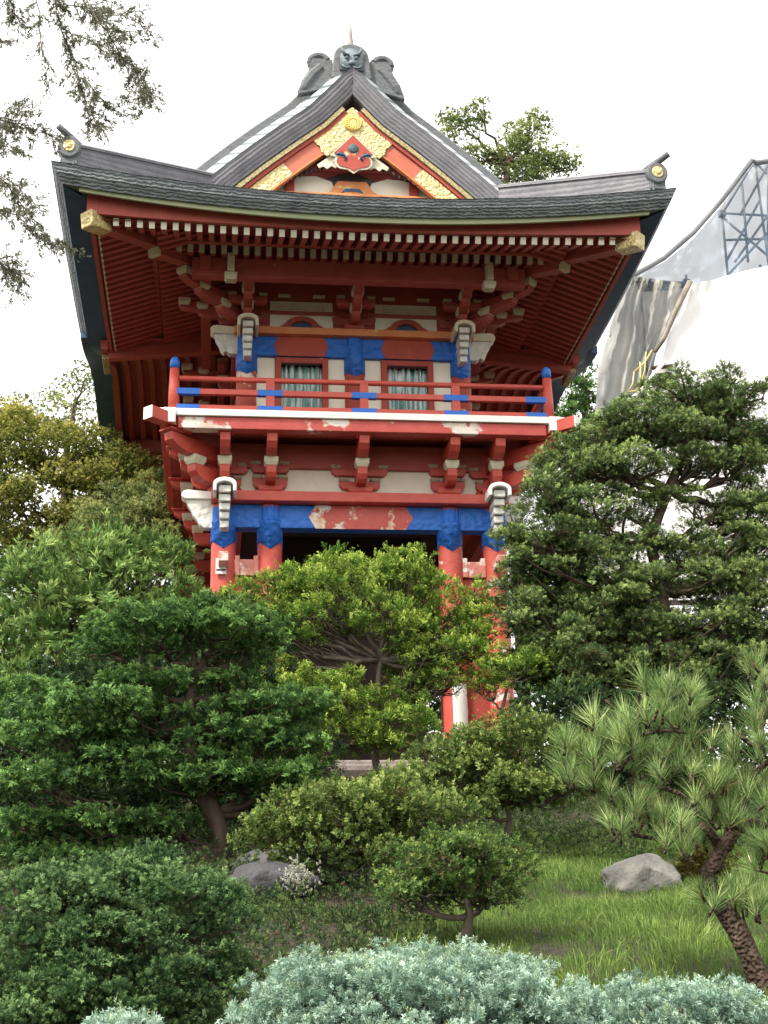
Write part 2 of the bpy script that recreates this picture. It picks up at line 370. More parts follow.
for sx in (-1,1):
    for y in (0, 1.2, 2.5, YC, 5.2, 6.5, YB):
        bracket_set(sx*XO, y+(.0 if y else .02), 0 if sx > 0 else PI, 3.394, [(.42,3.50,3.66),(.56,3.70,3.84),(.70,3.87,3.985)], [(-.02,.30,3.72,3.82)], .125, LM)
    bracket_set(sx*XO, 0.01, math.atan2(-1, sx), 3.393, [(.58,3.49,3.665),(.98,3.775,3.975)], [], .14, LM, 'corner_bracket')
# cream infill between the brackets
g = G(); g.box(-XO,XO,.035,.06,3.39,4.1); g.make('bracket_infill', PLASTER, gate)
g = G(); g.box(-XO,XO,-.03,.034,3.77,4.09); g.make('wall_plate', DRED, gate, .006)
for sx in (-1,1):
    g = G(); g.box(sx*XO-.02,sx*XO+.02,.07,YB,3.40,4.1); g.make('bracket_infill', DRED, gate)
# balcony -----------------------------------------------------------
BX, BY = 2.5, -.80
g = G()
g.box(-2.27,2.27,-.765,-.60,3.995,4.145); g.make('balcony_beam', REDP, gate, .01)
for sx in (-1,1):
    g = G(); g.box(min(sx*2.27,sx*2.11),max(sx*2.27,sx*2.11),-.598,YB+.6,3.995,4.143); g.make('balcony_beam', RED, gate, .01)
g = G(); g.box(-BX,BX,BY,BY+.10,4.150,4.238); g.make('balcony_fascia', WHITE, gate, .006)
for sx in (-1,1):
    g = G(); g.box(min(sx*BX,sx*(BX-.1)),max(sx*BX,sx*(BX-.1)),BY+.102,YB-BY-.10,4.150,4.238); g.make('balcony_fascia', RED, gate, .006)
    g = G(); g.box(min(sx*(BX-.06),sx*(BX-.20)),max(sx*(BX-.06),sx*(BX-.20)),BY-.03,BY+.15,4.045,4.234); g.make('fascia_end', WHITE, gate, .006)
    a = np.array([sx*2.32,-.66,4.11]); d = np.array([sx*.72,-.69,0]); d /= np.linalg.norm(d)
    g = G(); g.beam(a, a+d*.41, .15, .155); o = g.make('corner_beam', RED, gate, .008)
    g = G(); g.beam(a+d*.411, a+d*.425, .151, .156); g.make('beam_tip', WHITE, o, .004)
g = G(); g.box(-BX+.1,BX-.1,BY+.10,YB-BY-.1,4.165,4.225)
for k in range(5): g.box(-BX+.1,BX-.1,-.45+k*1.9,-.33+k*1.9,4.07,4.16)
g.make('balcony_floor', DRED2, gate)
# railing
def rail_post(x, y):
    g = G(); g.lathe((x,y,0), [(.068,4.238),(.066,4.5),(.056,4.80)], 18); o = g.make('railing_post', RED, gate, .0, True)
    g = G(); g.lathe((x,y,0), [(.060,4.80),(.058,4.89),(.050,4.925),(.030,4.95),(.004,4.957)], 18); g.make('post_cap', BLUEP, o, 0, True)
for sx in (-1,1):
    for y in (-.68, YB+.68): rail_post(sx*2.33, y)
def rails(a, b, n, blues):
    a = np.array(a); b = np.array(b); d = (b-a)/np.linalg.norm(b-a)
    g = G(); g.tube([a+[0,0,4.668], b+[0,0,4.668]], .034, 12); g.make('handrail', RED, gate, 0, True)
    for z, h in ((4.492,.072),(4.290,.052)):
        g = G(); g.beam(a+[0,0,z], b+[0,0,z], .065, h); r = g.make('railing_bar', RED, gate, .006)
        for t in blues:
            p = a+d*t+[0,0,z]; g = G(); g.beam(p-d*.155, p+d*.155, .071, h+.006); g.make('blue_band', BLUEP, r, .003)
    for t in blues[1:-1]:
        p = a+d*t; g = G(); g.beam(p+[0,0,4.238], p+[0,0,4.655], .105, .060) if abs(d[0]) > .5 else g.beam(p+[0,0,4.238], p+[0,0,4.655], .060, .105); g.make('baluster', RED, gate, .006)
rails((-2.27,-.70,0), (2.27,-.70,0), 3, [.10, 1.11, 2.27, 3.42, 4.46])
for sx in (-1,1): rails((sx*2.33,-.62,0), (sx*2.33,YB+.62,0), 5, [.10,1.7,3.3,4.9,6.5,8.1,YB+1.1])

# upper storey ------------------------------------------------------
for x in (-XU, 0, XU):
    for y in (YU, YB-YU):
        g = G(); g.lathe((x,y,0), [(.135,4.23),(.135,5.2),(.132,5.755)], 28); o = g.make('column', (noisy('badly flaked red column', (.34,.06,.04), (.42,.09,.06), 5, .6, .4, 20, peel=.50, peel_scale=4, peel_c=((.60,.28,.12),(.68,.60,.50))) if x < 0 else MRED), gate, 0, True)
        s = G(); rows = []; r = .135
        for k in range(41):
            a = 2*PI*k/40-PI/2; ph = (a+PI/2)*3/PI; zz = 5.225+.04*(1-abs((ph % 2)-1)*2)
            rows.append([(x+rr*math.cos(a), y+rr*math.sin(a), z) for rr, z in ((r+.002,zz),(r+.007,zz),(r+.007,5.5),(r+.003,5.752))])
        s.grid(rows); s.make('painted_sleeve', BLUE, o, 0, True)
for sx in (-1,1):
    for y in (2.6, 5.1):
        g = G(); g.lathe((sx*XU,y,0), [(.13,4.23),(.13,5.755)], 20); g.make('column', DRED, gate, 0, True)
g = G(); g.box(-1.60,1.60,.24,.62,5.757,5.855); g.make('architrave', ORANGE, gate, .006)
g = G(); g.box(-XU,XU,.34,.52,5.48,5.755); g.make('head_beam', BLUE, gate, .006)
for sx in (-1,1):
    a = -1.07 if sx < 0 else .355
    hexpanel(a,a+.715,5.477,5.757,.333,.339,.05).make('head_beam_panel', MRED, gate)
    g = G(); g.box(sx*XU-.09,sx*XU+.09,.62,YB-.62,5.48,5.755); g.make('head_beam', DRED, gate, .006)
    g = G(); g.box(sx*XU-.19,sx*XU+.19,.623,YB-.623,5.757,5.855); g.make('architrave', DRED, gate, .006)
    # window wall on this half of the front
    x0, x1 = (-1.055,-.355) if sx < 0 else (.355,1.055)
    w0, w1 = x0+.08, x1-.075
    f = G(); f.box(x0,w0,.37,.47,4.36,5.475); f.box(w1,x1,.37,.47,4.36,5.475); f.box(w0,w1,.37,.47,5.395,5.475); f.box(w0,w1,.37,.47,4.30,4.40)
    fo = f.make('window', MRED, gate, .006)
    q = G(); q.box(w0,w1,.425,.431,4.40,5.395); q.make('pane', GLASS, fo)
    rows = []
    nn = 90
    for k in range(nn+1):
        t = k/nn; xx = w0+(w1-w0)*t; fold = .040*math.sin(t*2*PI*6.5+sx+.7*math.sin(t*9))+.012*math.sin(t*2*PI*17)
        rows.append([(xx+.01*math.sin(z*7+t*20), .49+fold*(1-.25*(z-4.4)), z) for z in (4.40,4.65,4.9,5.15,5.395)])
    q = G(); q.grid(rows); q.make('curtain', TEAL, fo, 0, True)
    q = G(); q.box(w0+.02,w1-.02,.372,.392,5.372,5.392); q.make('shadow_strip', DARK, fo)  # dark strip drawn as the shadow under the window head
    for a, b in (((-XU+.10,x0),(x1,-.11)) if sx < 0 else ((.11,x0),(x1,XU-.10))):
        g = G(); g.box(a+.002,b-.002,.41,.44,4.30,5.478); g.make('wall_panel', PLASTER, gate, .004)
g = G(); g.box(-XU,XU,.37,.46,4.24,4.30); g.make('sill_beam', RED, gate, .006)
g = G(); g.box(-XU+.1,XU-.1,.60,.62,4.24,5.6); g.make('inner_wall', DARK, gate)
for sx in (-1,1):
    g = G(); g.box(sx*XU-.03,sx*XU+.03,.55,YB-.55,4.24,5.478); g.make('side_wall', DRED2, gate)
    for y0 in (1.1, 3.35, 5.6):
        g = G()
        for (a,b,c,d) in ((y0-.05,y0,4.4,5.45),(y0+.9,y0+.95,4.4,5.45),(y0,y0+.9,5.38,5.45),(y0,y0+.9,4.4,4.47),(y0+.42,y0+.48,4.4,5.45)): g.box(sx*XU-.06,sx*XU+.06,a,b,c,d)
        g.make('lattice_window', MRED, gate, .004)
g = G(); g.box(-XU,XU,YB-YU-.05,YB-YU+.05,4.24,5.478); g.make('rear_wall', DRED2, gate)

# frog-leg struts between the upper brackets
for cx in (-.705, .705):
    g = G(); g.box(cx-.42,cx+.42,.400,.412,5.857,6.30); g.make('infill_panel', PLASTER, gate)
    P = []; Q = []
    for k in range(17):
        t = PI*k/16; P.append((cx-.235*math.cos(t)*(1+.0), 5.858+.205*math.sin(t)**.8)); Q.append((cx-.15*math.cos(t), 5.858+.13*math.sin(t)**.8))
    P = [(cx-.33,5.858),(cx-.30,5.90)]+P[2:-2]+[(cx+.30,5.90),(cx+.33,5.858)]
    g = G(); g.prism(P+Q[::-1], 'xz', .33, .40); g.make('frog_leg_strut', MRED, gate, .008)
    g = G(); g.prism([(a,b) for a,b in Q], 'xz', .375, .399); g.make('arch_inset', NAVY, gate)
g = G(); g.box(-1.7,1.7,.385,.47,6.10,6.16); g.make('wall_rail', DRED, gate, .006)
g = G(); g.box(-1.7,1.7,.42,.50,5.857,6.75); g.make('upper_wall', DRED2, gate)
for x_ in (-1.02,.40):
    g = G(); g.box(x_,x_+.62,.36,.384,6.175,6.215); g.make('infill_strip', CREAM, gate)
for cx in (-.705,.705):
    g = G()
    for s in (-1,1): g.fprism([(-.10,-.02),(.10,-.02),(.10,.02),(-.10,.02)], (cx+s*.235,.35,6.36-.0), (.82,0,0), (0,1,0), .03)
    for s in (-1,1):
        pass
    o = g.make('moulding_strip', CREAM, gate)
up_steps = [(.44,5.955,6.045),(.80,6.02,6.10)]
for x in (-XU, 0, XU):
    bracket_set(x, YU, -PI/2, 5.857, [(.38,5.93,6.03),(.66,6.03,6.13),(.90,6.13,6.16)], [(-.02,.30,5.98,6.09),(.33,.26,6.10,6.20)], .115, (DRED, CREAM), sc=.9)
for sx in (-1,1):
    for y in (YU+.01, 2.6, YC, 5.1, YB-YU):
        bracket_set(sx*XU, y, 0 if sx > 0 else PI, 5.858, [(.38,5.93,6.03),(.66,6.04,6.14),(.90,6.13,6.20)], [(.0,.36,6.0,6.1),(.33,.34,6.14,6.24)], .115, (DRED, CREAM), sc=.9)
    bracket_set(sx*XU, YU+.005, math.atan2(-1, sx), 5.859, [(.54,5.93,6.03),(.93,6.04,6.14),(1.20,6.14,6.24)], [], .13, (DRED, CREAM), 'corner_bracket', sc=.9)
    g = G(); small_block(g, (sx*1.66,-.62,0), (np.array([1.,0,0]),np.array([0,1.,0])), .16, 6.05, 6.15, 0); o = g.make('bearing_block', CREAM, gate, .006)
    g = G(); g.box(sx*1.66-.045,sx*1.66+.045,-.74,-.59,6.152,6.40); g.make('nose_tip', CREAM, o, .006)
    # tail rafters (cream ended) under the corner
    for k in range(2):
        u = np.array([math.cos(math.atan2(-1,sx)), math.sin(math.atan2(-1,sx)), 0]); c = np.array([sx*XU,YU,0])
        z = 6.22+.0*k
PX, PYf = XU+.93, YU-.93                # purlin lines
g = G(); g.box(-2.15,2.15,PYf-.08,PYf+.08,6.15,6.40); g.make('eave_purlin', DRED, gate, .008)
for sx in (-1,1):
    g = G(); g.box(sx*1.98-.07,sx*1.98+.07,PYf-.14,YB-PYf+.14,6.212,6.402); g.make('eave_purlin', DRED, gate, .008)

# roof --------------------------------------------------------------
RX, RY0 = 3.786, -2.02; RY1 = YB-RY0
def tfront(x): return (abs(x)/RX)**2
def tside(y): return min(1.0, (abs(y-YC)/(YC-RY0)))**2.4
def zeave(x, y):
    return 6.52+.31*max(tfront(x) if True else 0, 0)*1.0
# flying eave heights: front (function of x) and side (function of y) share the corner rise
def fr_raf(x): return .075*(min(abs(x),3.3)/3.1)**2
def sd_raf(y): return .075*min(1,abs(y-YC)/(YC-RY0-.5))**2.2
def sd_rise(y): return .31*tside(y)
KY0, KY1 = 1.95, YB-1.95               # undulating gable in the long side
def kara(y):
    if y <= KY0 or y >= KY1: return 0
    t = (y-KY0)/(KY1-KY0); return .50*(math.sin(PI*t)**2)*(1 if True else 0)
# ---- thatch edge band round the roof
def edge_point(s, side):
    pass
def band_front(yf, sg):
    rows = []
    for k in range(61):
        x = -RX+2*RX*k/60; r = .31*tfront(x)
        h = .185+.045*tfront(x)
        t = 1-.04*0
        wob = .010*noise.noise(Vector((x*3.1, 5, 0)))+.006*noise.noise(Vector((x*11, 9, 0)))
        xi = lambda d: x*(RX-d)/RX
        rows.append([(xi(.0), yf+sg*.30, 6.52+r+.06+wob*.4), (xi(0), yf, 6.52+r+wob), (xi(.012), yf+sg*.015, 6.52+r-.012),
                     (xi(.05), yf+sg*.045, 6.52+r-h*.5), (xi(.13), yf+sg*.13, 6.52+r-h+wob*.4), (xi(.27), yf+sg*.30, 6.52+r-h+.005)])
    return rows
g = G(); g.grid(band_front(RY0, 1)); g.make('roof_edge', THATCH, gate, 0, False)
g = G(); g.grid(band_front(RY1, -1)); g.make('roof_edge', THATCH, gate, 0, False)
for sx in (-1,1):
    rows = []; und = []
    for k in range(121):
        y = RY0+(RY1-RY0)*k/120; r = sd_rise(y)+kara(y)*.92; h = .185+.045*tside(y)
        yi = lambda d: YC+(y-YC)*((YC-RY0)-d)/(YC-RY0)
        rows.append([(sx*(RX-.30), yi(.30), 6.52+r+.07), (sx*RX, y, 6.52+r), (sx*(RX-.012), yi(.012), 6.52+r-.012), (sx*(RX-.05), yi(.05), 6.52+r-h*.5), (sx*(RX-.13), yi(.13), 6.52+r-h)])
        und.append([(sx*(RX-.125), yi(.125), 6.52+r-h+.004), (sx*(RX-.135), yi(.135), 6.52+r-h-.012), (sx*(RX-.46), yi(.46), 6.52+r-h-.012-.03), (sx*(RX-.47), yi(.47), 6.52+r-h+.02)])
    g = G(); g.grid(rows); g.make('roof_edge', THATCH, gate)
    g = G(); g.grid(und); g.make('eave_soffit', NAVY, gate)
# olive strip and red board under the front edge
def strip(yf, sg, name, mat, z0f, z1f, xe, th):
    g = G(); rows = []
    for k in range(51):
        x = -xe+2*xe*k/50
        rows.append([(x, yf, z1f(x)), (x, yf, z0f(x)), (x, yf+sg*th, z0f(x)), (x, yf+sg*th, z1f(x)), (x, yf, z1f(x))])
    g.grid(rows, closed=True); g.make(name, mat, gate)
for yf, sg in ((RY0, 1), (RY1, -1)):
    strip(yf+sg*.165, sg, 'eave_board', OLIVE, lambda x: 6.268+.30*(x/3.55)**2*.93, lambda x: 6.338+.30*(x/3.55)**2*.93+.0, 3.46, .03)
    strip(yf+sg*.32, sg, 'eave_fascia', DRED, lambda x: 6.245+fr_raf(x)+.0, lambda x: 6.41+.27*(x/3.55)**2, 3.38, .05)
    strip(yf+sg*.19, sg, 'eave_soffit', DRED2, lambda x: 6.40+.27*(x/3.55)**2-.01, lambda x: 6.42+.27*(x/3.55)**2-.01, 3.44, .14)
# rafters: flying tier and base tier
ZF0, ZF1 = 6.20, 6.36            # centre height of a flying rafter at its end / over the kioi
nraf = []
def rafter_mesh(L, slope, w, h, tipc):
    g = G(); a = np.array([0,0,0.]); b = np.array([0,L,L*slope])
    g.beam(a, b, w, h, 0); d = (b-a)/np.linalg.norm(b-a)
    g.beam(a-d*.006, a+d*.012, w+.002, h+.002, 1)
    me = g.make('rafter', [DRED, tipc]); return me
CRT = noisy('cream rafter ends', (.66,.62,.50), (.74,.71,.60), 5, .6, .1)
CRT2 = noisy('darker cream rafter ends', (.36,.33,.24), (.46,.42,.32), 5, .6, .1)  # base tier ends use a darker cream than the flying tier
pf = rafter_mesh(.70, .37, .066, .088, CRT); pb = rafter_mesh(1.15, .30, .066, .11, CRT2)
pf.parent = gate; pb.parent = gate
pitch = 6.075/43
first = {id(pf): True, id(pb): True}
def place(o, x, y, z, rz=0.):
    if first.pop(id(o), None): c = o
    else: c = o.copy(); COL.objects.link(c)
    c.parent = gate; c.location = (x,y,z); c.rotation_euler = (0,0,rz); return c
for k in range(44): x = -3.0375+k*pitch; place(pf, x, RY0+.405, 6.202+fr_raf(x))
for k in range(34): x = -2.31+k*4.62/33; place(pb, x, YU-1.26, 6.372+.03*(x/2.4)**2)
# side rafters: the longest-showing ones are single parts, the far ones one mass
cnt = 0; massf = G()
def side_rafter(sx, y):
    z = 6.202+sd_raf(y); zb = 6.372
    a = np.array([sx*3.27,y,z]); b = np.array([sx*2.62,y,z+.24]); massf.beam(a,b,.066,.088); dd = (a-b)/np.linalg.norm(a-b); massf.beam(a-dd*.012,a+dd*.006,.068,.090,1)
    a = np.array([sx*2.58,y,zb]); b = np.array([sx*1.5,y,zb+.34]); massf.beam(a,b,.066,.11)
ys = [RY0+.58+.143*k for k in range(24)]
ysel = [y for y in ys if y < KY0-.05]
for y in ysel:
    # seen from below left: eleven of each side stay single parts
    for sx in (-1,1):
        z = 6.202+sd_raf(y)
        if cnt < 22 and y > -1.3:
            place(pf, sx*3.27, y, z, -PI/2 if sx < 0 else PI/2); cnt += 1
            a = np.array([sx*2.58,y,6.372]); b = np.array([sx*1.5,y,6.372+.34]); massf.beam(a,b,.066,.11)
        else: side_rafter(sx, y)
for y in ysel:
    for sx in (-1,1): side_rafter(sx, YB-y)
for x in [-3.04+k*pitch for k in range(44)]: massf.beam((x,YB-RY0-.405,6.202),(x,YB-RY0-1.35,6.36),.066,.088)
mo = massf.make('rafter_row', [DRED, CRT], gate); mo['kind'] = 'stuff'
# kioi beam carrying the flying rafters, and boarding above
g = G(); g.box(-2.66,2.66,-.91,-.84,6.435,6.56); g.make('eave_beam', DRED, gate, .005)
for sx in (-1,1):
    for y0, y1 in ((-.83,KY0),(KY1,YB+.83)):
        g = G(); g.box(min(sx*2.60,sx*2.66),max(sx*2.60,sx*2.66),y0,y1,6.435,6.56); g.make('eave_beam', DRED, gate, .005)
    # fascia along the side eave carrying the rafter tips
    for a, b in ((RY0+.50,KY0),(KY1,RY1-.50)):
        rows = []
        for k in range(25):
            y = a+(b-a)*k/24; x = sx*3.30
            z0 = 6.165+sd_raf(y); z1 = 6.42+.24*tside(y)
            rows.append([(x,y,z0),(x+sx*.05,y,z0),(x+sx*.05,y,z1),(x,y,z1),(x,y,z0)])
        g = G(); g.grid(rows, closed=True); g.make('eave_fascia', DRED, gate)
# ceiling boards above the rafters, one board field per slope and tier
def quad(a,b,c,d):
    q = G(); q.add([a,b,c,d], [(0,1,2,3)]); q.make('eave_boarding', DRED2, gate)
for f in (lambda y: y, mir):
    quad((-3.3,f(RY0+.36),6.285),(3.3,f(RY0+.36),6.285),(2.62,f(YU-1.32),6.54),(-2.62,f(YU-1.32),6.54))
    quad((-2.62,f(YU-1.20),6.455),(2.62,f(YU-1.20),6.455),(1.4,f(YU+.0),6.80),(-1.4,f(YU+0),6.80))
for sx in (-1,1):
    for y0, y1, c in ((RY0+.36,KY0,1),(YB-RY0-.36,KY1,-1)):
        quad((sx*3.32,y0,6.295),(sx*3.32,y1,6.285),(sx*2.63,y1,6.54),(sx*2.63,y0+c*.70,6.54))
        quad((sx*2.62,y0+c*.70,6.455),(sx*2.62,y1,6.455),(sx*1.4,y1,6.80),(sx*1.4,y0+c*1.9,6.80))
# hip rafters with gilt caps
for sx in (-1,1):
    for f, sy in ((lambda y: y, 1), (mir, -1)):
        a = np.array([sx*1.5,f(.36),6.60]); b = np.array([sx*2.62,f(-.86),6.335])
        g = G(); g.beam(a,b,.15,.16); o = g.make('hip_rafter', DRED, gate, .008)
        if sy > 0:
            d = (b-a)/np.linalg.norm(b-a); g = G(); g.beam(b-d*.04,b+d*.035,.153,.19); g.make('cream_end', CREAM, o, .006)
        a = np.array([sx*2.30,f(-.52),6.50]); b = np.array([sx*3.30,f(-1.60),6.275])
        g = G(); g.beam(a,b,.15,.17); o = g.make('hip_rafter', DRED, gate, .008)
        d = (b-a)/np.linalg.norm(b-a); tip = b
        g = G(); g.beam(tip-d*.20,tip+d*.12,.20,.21)
        g.make('gilt_cap', GOLD if sy > 0 else BLUEP, o, .018)
# undulating gable on each long side: navy bargeboard, cross rails, boarded soffit
for sx in (-1,1):
    rows = []; und = []; rb = []
    n = 40
    for k in range(n+1):
        y = KY0-.15+(KY1-KY0+.3)*k/n; t = (y-KY0)/(KY1-KY0); z = kara(y)
        zt = 6.44+z*.92+.0; zb = zt-.115-.20*math.sin(PI*min(max(t,0),1))**2
        x = sx*(RX-.04)
        rows.append([(x,y,zt),(x,y,zb),(x-sx*.30,y,zb+.03),(x-sx*.30,y,zt),(x,y,zt)])
        und.append([(sx*3.48,y,zt-.14),(sx*2.4,y,zt-.07),(sx*1.5,y,6.60+z*.7)])
        rb.append([(sx*3.46,y,zt-.14-.0),(sx*3.46,y,zt-.28),(sx*3.36,y,zt-.28),(sx*3.36,y,zt-.14),(sx*3.46,y,zt-.14)])
    g = G(); g.grid(rows, closed=True); g.make('undulating_bargeboard', NAVY, gate)
    g = G(); g.grid(und); g.make('arched_soffit', DRED2, gate)
    g = G(); g.grid(rb, closed=True); g.make('arched_rib', DRED, gate)
    for k in range(9):
        x = 3.22-k*.19; rr = []
        for q in range(n+1):
            y = KY0+(KY1-KY0)*q/n; z = 6.44+kara(y)*.92-.14+.07*(3.48-x)/1.08
            rr.append((sx*x, y, z-.045))
        g = G(); rows = [[(p[0]-.04,p[1],p[2]+.04),(p[0]-.04,p[1],p[2]-.02),(p[0]+.04,p[1],p[2]-.02),(p[0]+.04,p[1],p[2]+.04)] for p in rr]
        g.grid(rows); g.make('arched_batten', DRED, gate)
    for y in (KY0+.02, KY1-.02):
        g = G(); g.beam((sx*1.5,y,6.34),(sx*3.36,y,6.15),.13,.17); o = g.make('cross_rail', DRED, gate, .008)
        g = G(); s = 1 if y < YC else -1
        g.beam((sx*3.40,y+s*.02,6.15),(sx*3.40,y+s*.50,6.12),.10,.12); g.make('gilt_cap', FILI if y < YC else CREAM, o, .01)
    for y in (KY0, KY1):
        g = G(); g.beam((sx*1.5,y,6.62),(sx*3.3,y,6.32),.05,.30); g.make('end_board', DRED2, gate)

# roof surface
PROF = [(0,9.75),(.12,9.66),(.324,9.42),(.60,9.11),(1.016,8.77),(1.42,8.42),(1.756,8.11),(2.02,7.85),(2.35,7.50),(2.6,7.26),(3.0,6.97),(3.4,6.72),(RX,6.52)]
def P(x):
    x = abs(x)
    for (a,b),(c,d) in zip(PROF, PROF[1:]):
        if x <= c: return b+(d-b)*(x-a)/(c-a)
    return PROF[-1][1]
def Fz(d): return 6.52+.29*d+.06*d*d
def roofz(x, y):
    dy = min(y-RY0, RY1-y)
    rise = .31*max(0, 1-min(RX-abs(x), dy)/2.2)*max(tfront(x) if dy < RX-abs(x) else tside(y), 0)
    kk = kara(y)*max(0, 1-(RX-abs(x))/1.6)*.92
    return min(P(x), Fz(dy) if dy < 2.4 else 99)+rise+kk
rows = []
ysr = list(np.linspace(RY0+.25, RY1-.25, 90)); xsr = list(np.linspace(-RX+.25, RX-.25, 80))
for y in ysr: rows.append([(x,y,roofz(x,y)+.03) for x in xsr])
g = G(); g.grid(rows); g.make('roof_slope', RIDGE, gate, 0, True)
# verge (thick layered gable edge), front and rear
def off_prof(dn, n=60, xmax=2.75):
    pts = []
    for k in range(-n, n+1):
        x = xmax*k/n; e = .02; s = (P(abs(x)+e)-P(max(abs(x)-e,0)))/(e+min(abs(x),e)) if abs(x) > .08 else -.5*abs(x)/.08
        nx = -s/math.hypot(1,s)*(1 if x >= 0 else -1); nz = 1/math.hypot(1,s)
        if x == 0: nx = 0
        pts.append((x+nx*dn, P(x)+nz*dn))
    return pts
for yv, sg in ((0., 1), (YB, -1)):
    A = off_prof(0); B = off_prof(-.27); C = off_prof(-.29)
    B = [(b[0] if abs(a[0]) > .25 else b[0]*abs(a[0])/.25, b[1]) for a, b in zip(A, B)]
    rows = [[(a[0], yv+sg*1.0, a[1]+.02), (a[0], yv, a[1]), (a[0], yv+sg*.01, a[1]-.015), ((a[0]+b[0])/2, yv+sg*.035, (a[1]+b[1])/2), (b[0], yv+sg*.09, b[1]), (b[0], yv+sg*1.0, b[1])] for a, b in zip(A, B)]
    g = G(); g.grid(rows); g.make('gable_verge', VERGE, gate)
    # pale capping course and gable ridge outside it
    D1 = off_prof(.012); D2 = off_prof(.27)
    for sgn in (-1,1):
        idx = [i for i in range(len(A)) if sgn*A[i][0] > .12 and abs(A[i][0]) < 2.6]
        rows = [[(D1[i][0], yv+sg*.02, D1[i][1]), (D2[i][0], yv+sg*.38, D2[i][1]), (D2[i][0], yv+sg*.46, D2[i][1]), (D1[i][0], yv+sg*.46, D1[i][1])] for i in idx]
        g = G(); g.grid(rows); g.make('verge_capping', PALE, gate)
        E0 = off_prof(.02); E1 = off_prof(.41); E2 = off_prof(.44)
        rows = [[(E0[i][0], yv+sg*.47, E0[i][1]), (E1[i][0], yv+sg*.47, E1[i][1]), (E2[i][0], yv+sg*.50, E2[i][1]), (E2[i][0], yv+sg*.70, E2[i][1]), (E0[i][0], yv+sg*.72, E0[i][1])] for i in idx]
        g = G(); g.grid(rows, closed=True); g.make('descending_ridge', RIDGE, gate)
g = G(); g.box(-.13,.13,.3,YB-.3,9.5,9.84); g.tube([(0,.3,9.86),(0,YB-.3,9.86)], .11, 12); g.make('main_ridge', RIDGE, gate, .01)
# corner ridges with disc ends
for sx in (-1,1):
    for f, front in ((lambda y: y, True), (mir, False)):
        rows = []
        for k in range(17):
            t = k/16; x = sx*(3.60-1.62*t); y = -1.82+1.60*t; zt = 7.13+.68*t**.95+.03*(1-t)**3; 
            zb = roofz(x, y)-.05; w = .085
            nrm = np.array([.7*1, sx*.7, 0])
            def q(s, z): return (x+nrm[0]*s, f(y+nrm[1]*s*sx*sx if False else y+nrm[1]*s), z)
            rows.append([q(-w,zb), q(-w,zt-.05), q(-w*1.25,zt-.05), q(-w*1.25,zt-.02), q(-w*.7,zt+.02), q(w*.7,zt+.02), q(w*1.25,zt-.02), q(w*1.25,zt-.05), q(w,zt-.05), q(w,zb)])
        g = G(); g.grid(rows, closed=True); ro = g.make('corner_ridge', VERGE, gate)
        c = np.array([sx*3.60, f(-1.90), 7.11]); dy = -1 if front else 1
        g = G(); n = 24; vs = [];
        for (r, yy) in ((.0,0),(.135,0),(.15,.02),(.15,.16),(0,.16)):
            for k in range(n): vs.append((c[0]+r*math.cos(2*PI*k/n)*.9, c[1]+dy*(.0-yy)+(.0), c[2]+r*math.sin(2*PI*k/n)))
        g.add(vs, [(i*n+k,i*n+(k+1)%n,(i+1)*n+(k+1)%n,(i+1)*n+k) for i in range(4) for k in range(n)])
        g.box(c[0]-.10,c[0]+.10,min(c[1]-dy*.03,c[1]-dy*.26),max(c[1]-dy*.03,c[1]-dy*.26),c[2]-.22,c[2]-.03)
        e = g.make('ridge_end', RIDGE, ro, .006)
        g = G(); vs = []
        for (r, yy) in ((.0,.016),(.03,.02),(.035,.008),(.06,.012),(.072,.012),(.080,.004),(.080,-.01)):
            for k in range(n): vs.append((c[0]+r*math.cos(2*PI*k/n)*.9, c[1]+dy*yy, c[2]+r*math.sin(2*PI*k/n)))
        g.add(vs, [(i*n+k,i*n+(k+1)%n,(i+1)*n+(k+1)%n,(i+1)*n+k) for i in range(6) for k in range(n)])
        g.make('gilt_crest', GOLD, e, 0, True)
        g = G(); g.tube([c+[-sx*.16,-dy*.30,.10], c+[-sx*.02,-dy*.08,.145], c+[sx*.13,dy*.08,.21]], [.05,.045,.038], 10); g.make('ridge_horn', RIDGE, e, 0, True)

# gable front -------------------------------------------------------
def band_between(d0, d1, y0, y1, name, mat, xa, xb, rows_only=False, parent=None):
    """part of a bargeboard following the roof profile between offsets d0 (upper) and d1 (lower)"""
    for sgn in (-1,1):
        U = off_prof(d0); Lw = off_prof(d1)
        rows = []
        for a, u, l in zip(off_prof(0), U, Lw):
            if sgn*a[0] < xa or sgn*a[0] > xb: continue
            ux = u[0] if sgn*u[0] > 0 else 0; lx = l[0] if sgn*l[0] > 0 else 0
            rows.append([(ux,y0,u[1]),(lx,y0,l[1]),(lx,y1,l[1]),(ux,y1,u[1]),(ux,y0,u[1])])
        g = G(); g.grid(rows, closed=True); g.make(name, mat, parent or gate)
band_between(-.285,-.345,.10,.16,'gilt_lattice_strip', FILI, .33, 2.7)
band_between(-.352,-.40,.13,.2,'bargeboard_moulding', MRED, .36, 2.7)
band_between(-.405,-.62,.16,.22,'bargeboard', noisy('sun faded bargeboard', (.42,.10,.06), (.50,.15,.09), 3, .6, .2, 20), .42, 2.7)
band_between(-.41,-.615,.150,.159,'gilt_fitting', GOLD, 1.22, 2.35)
band_between(-.62,-.64,.15,.23,'bargeboard_edge', ORANGE, .56, 2.7)
def sheet(poly, y0, y1, name, mat, parent=None, bev=0, mirror=False):
    g = G(); g.prism(poly, 'xz', y0, y1)
    if mirror: g.prism([(-a,b) for a,b in poly], 'xz', y0, y1)
    return g.make(name, mat, parent or gate, bev)
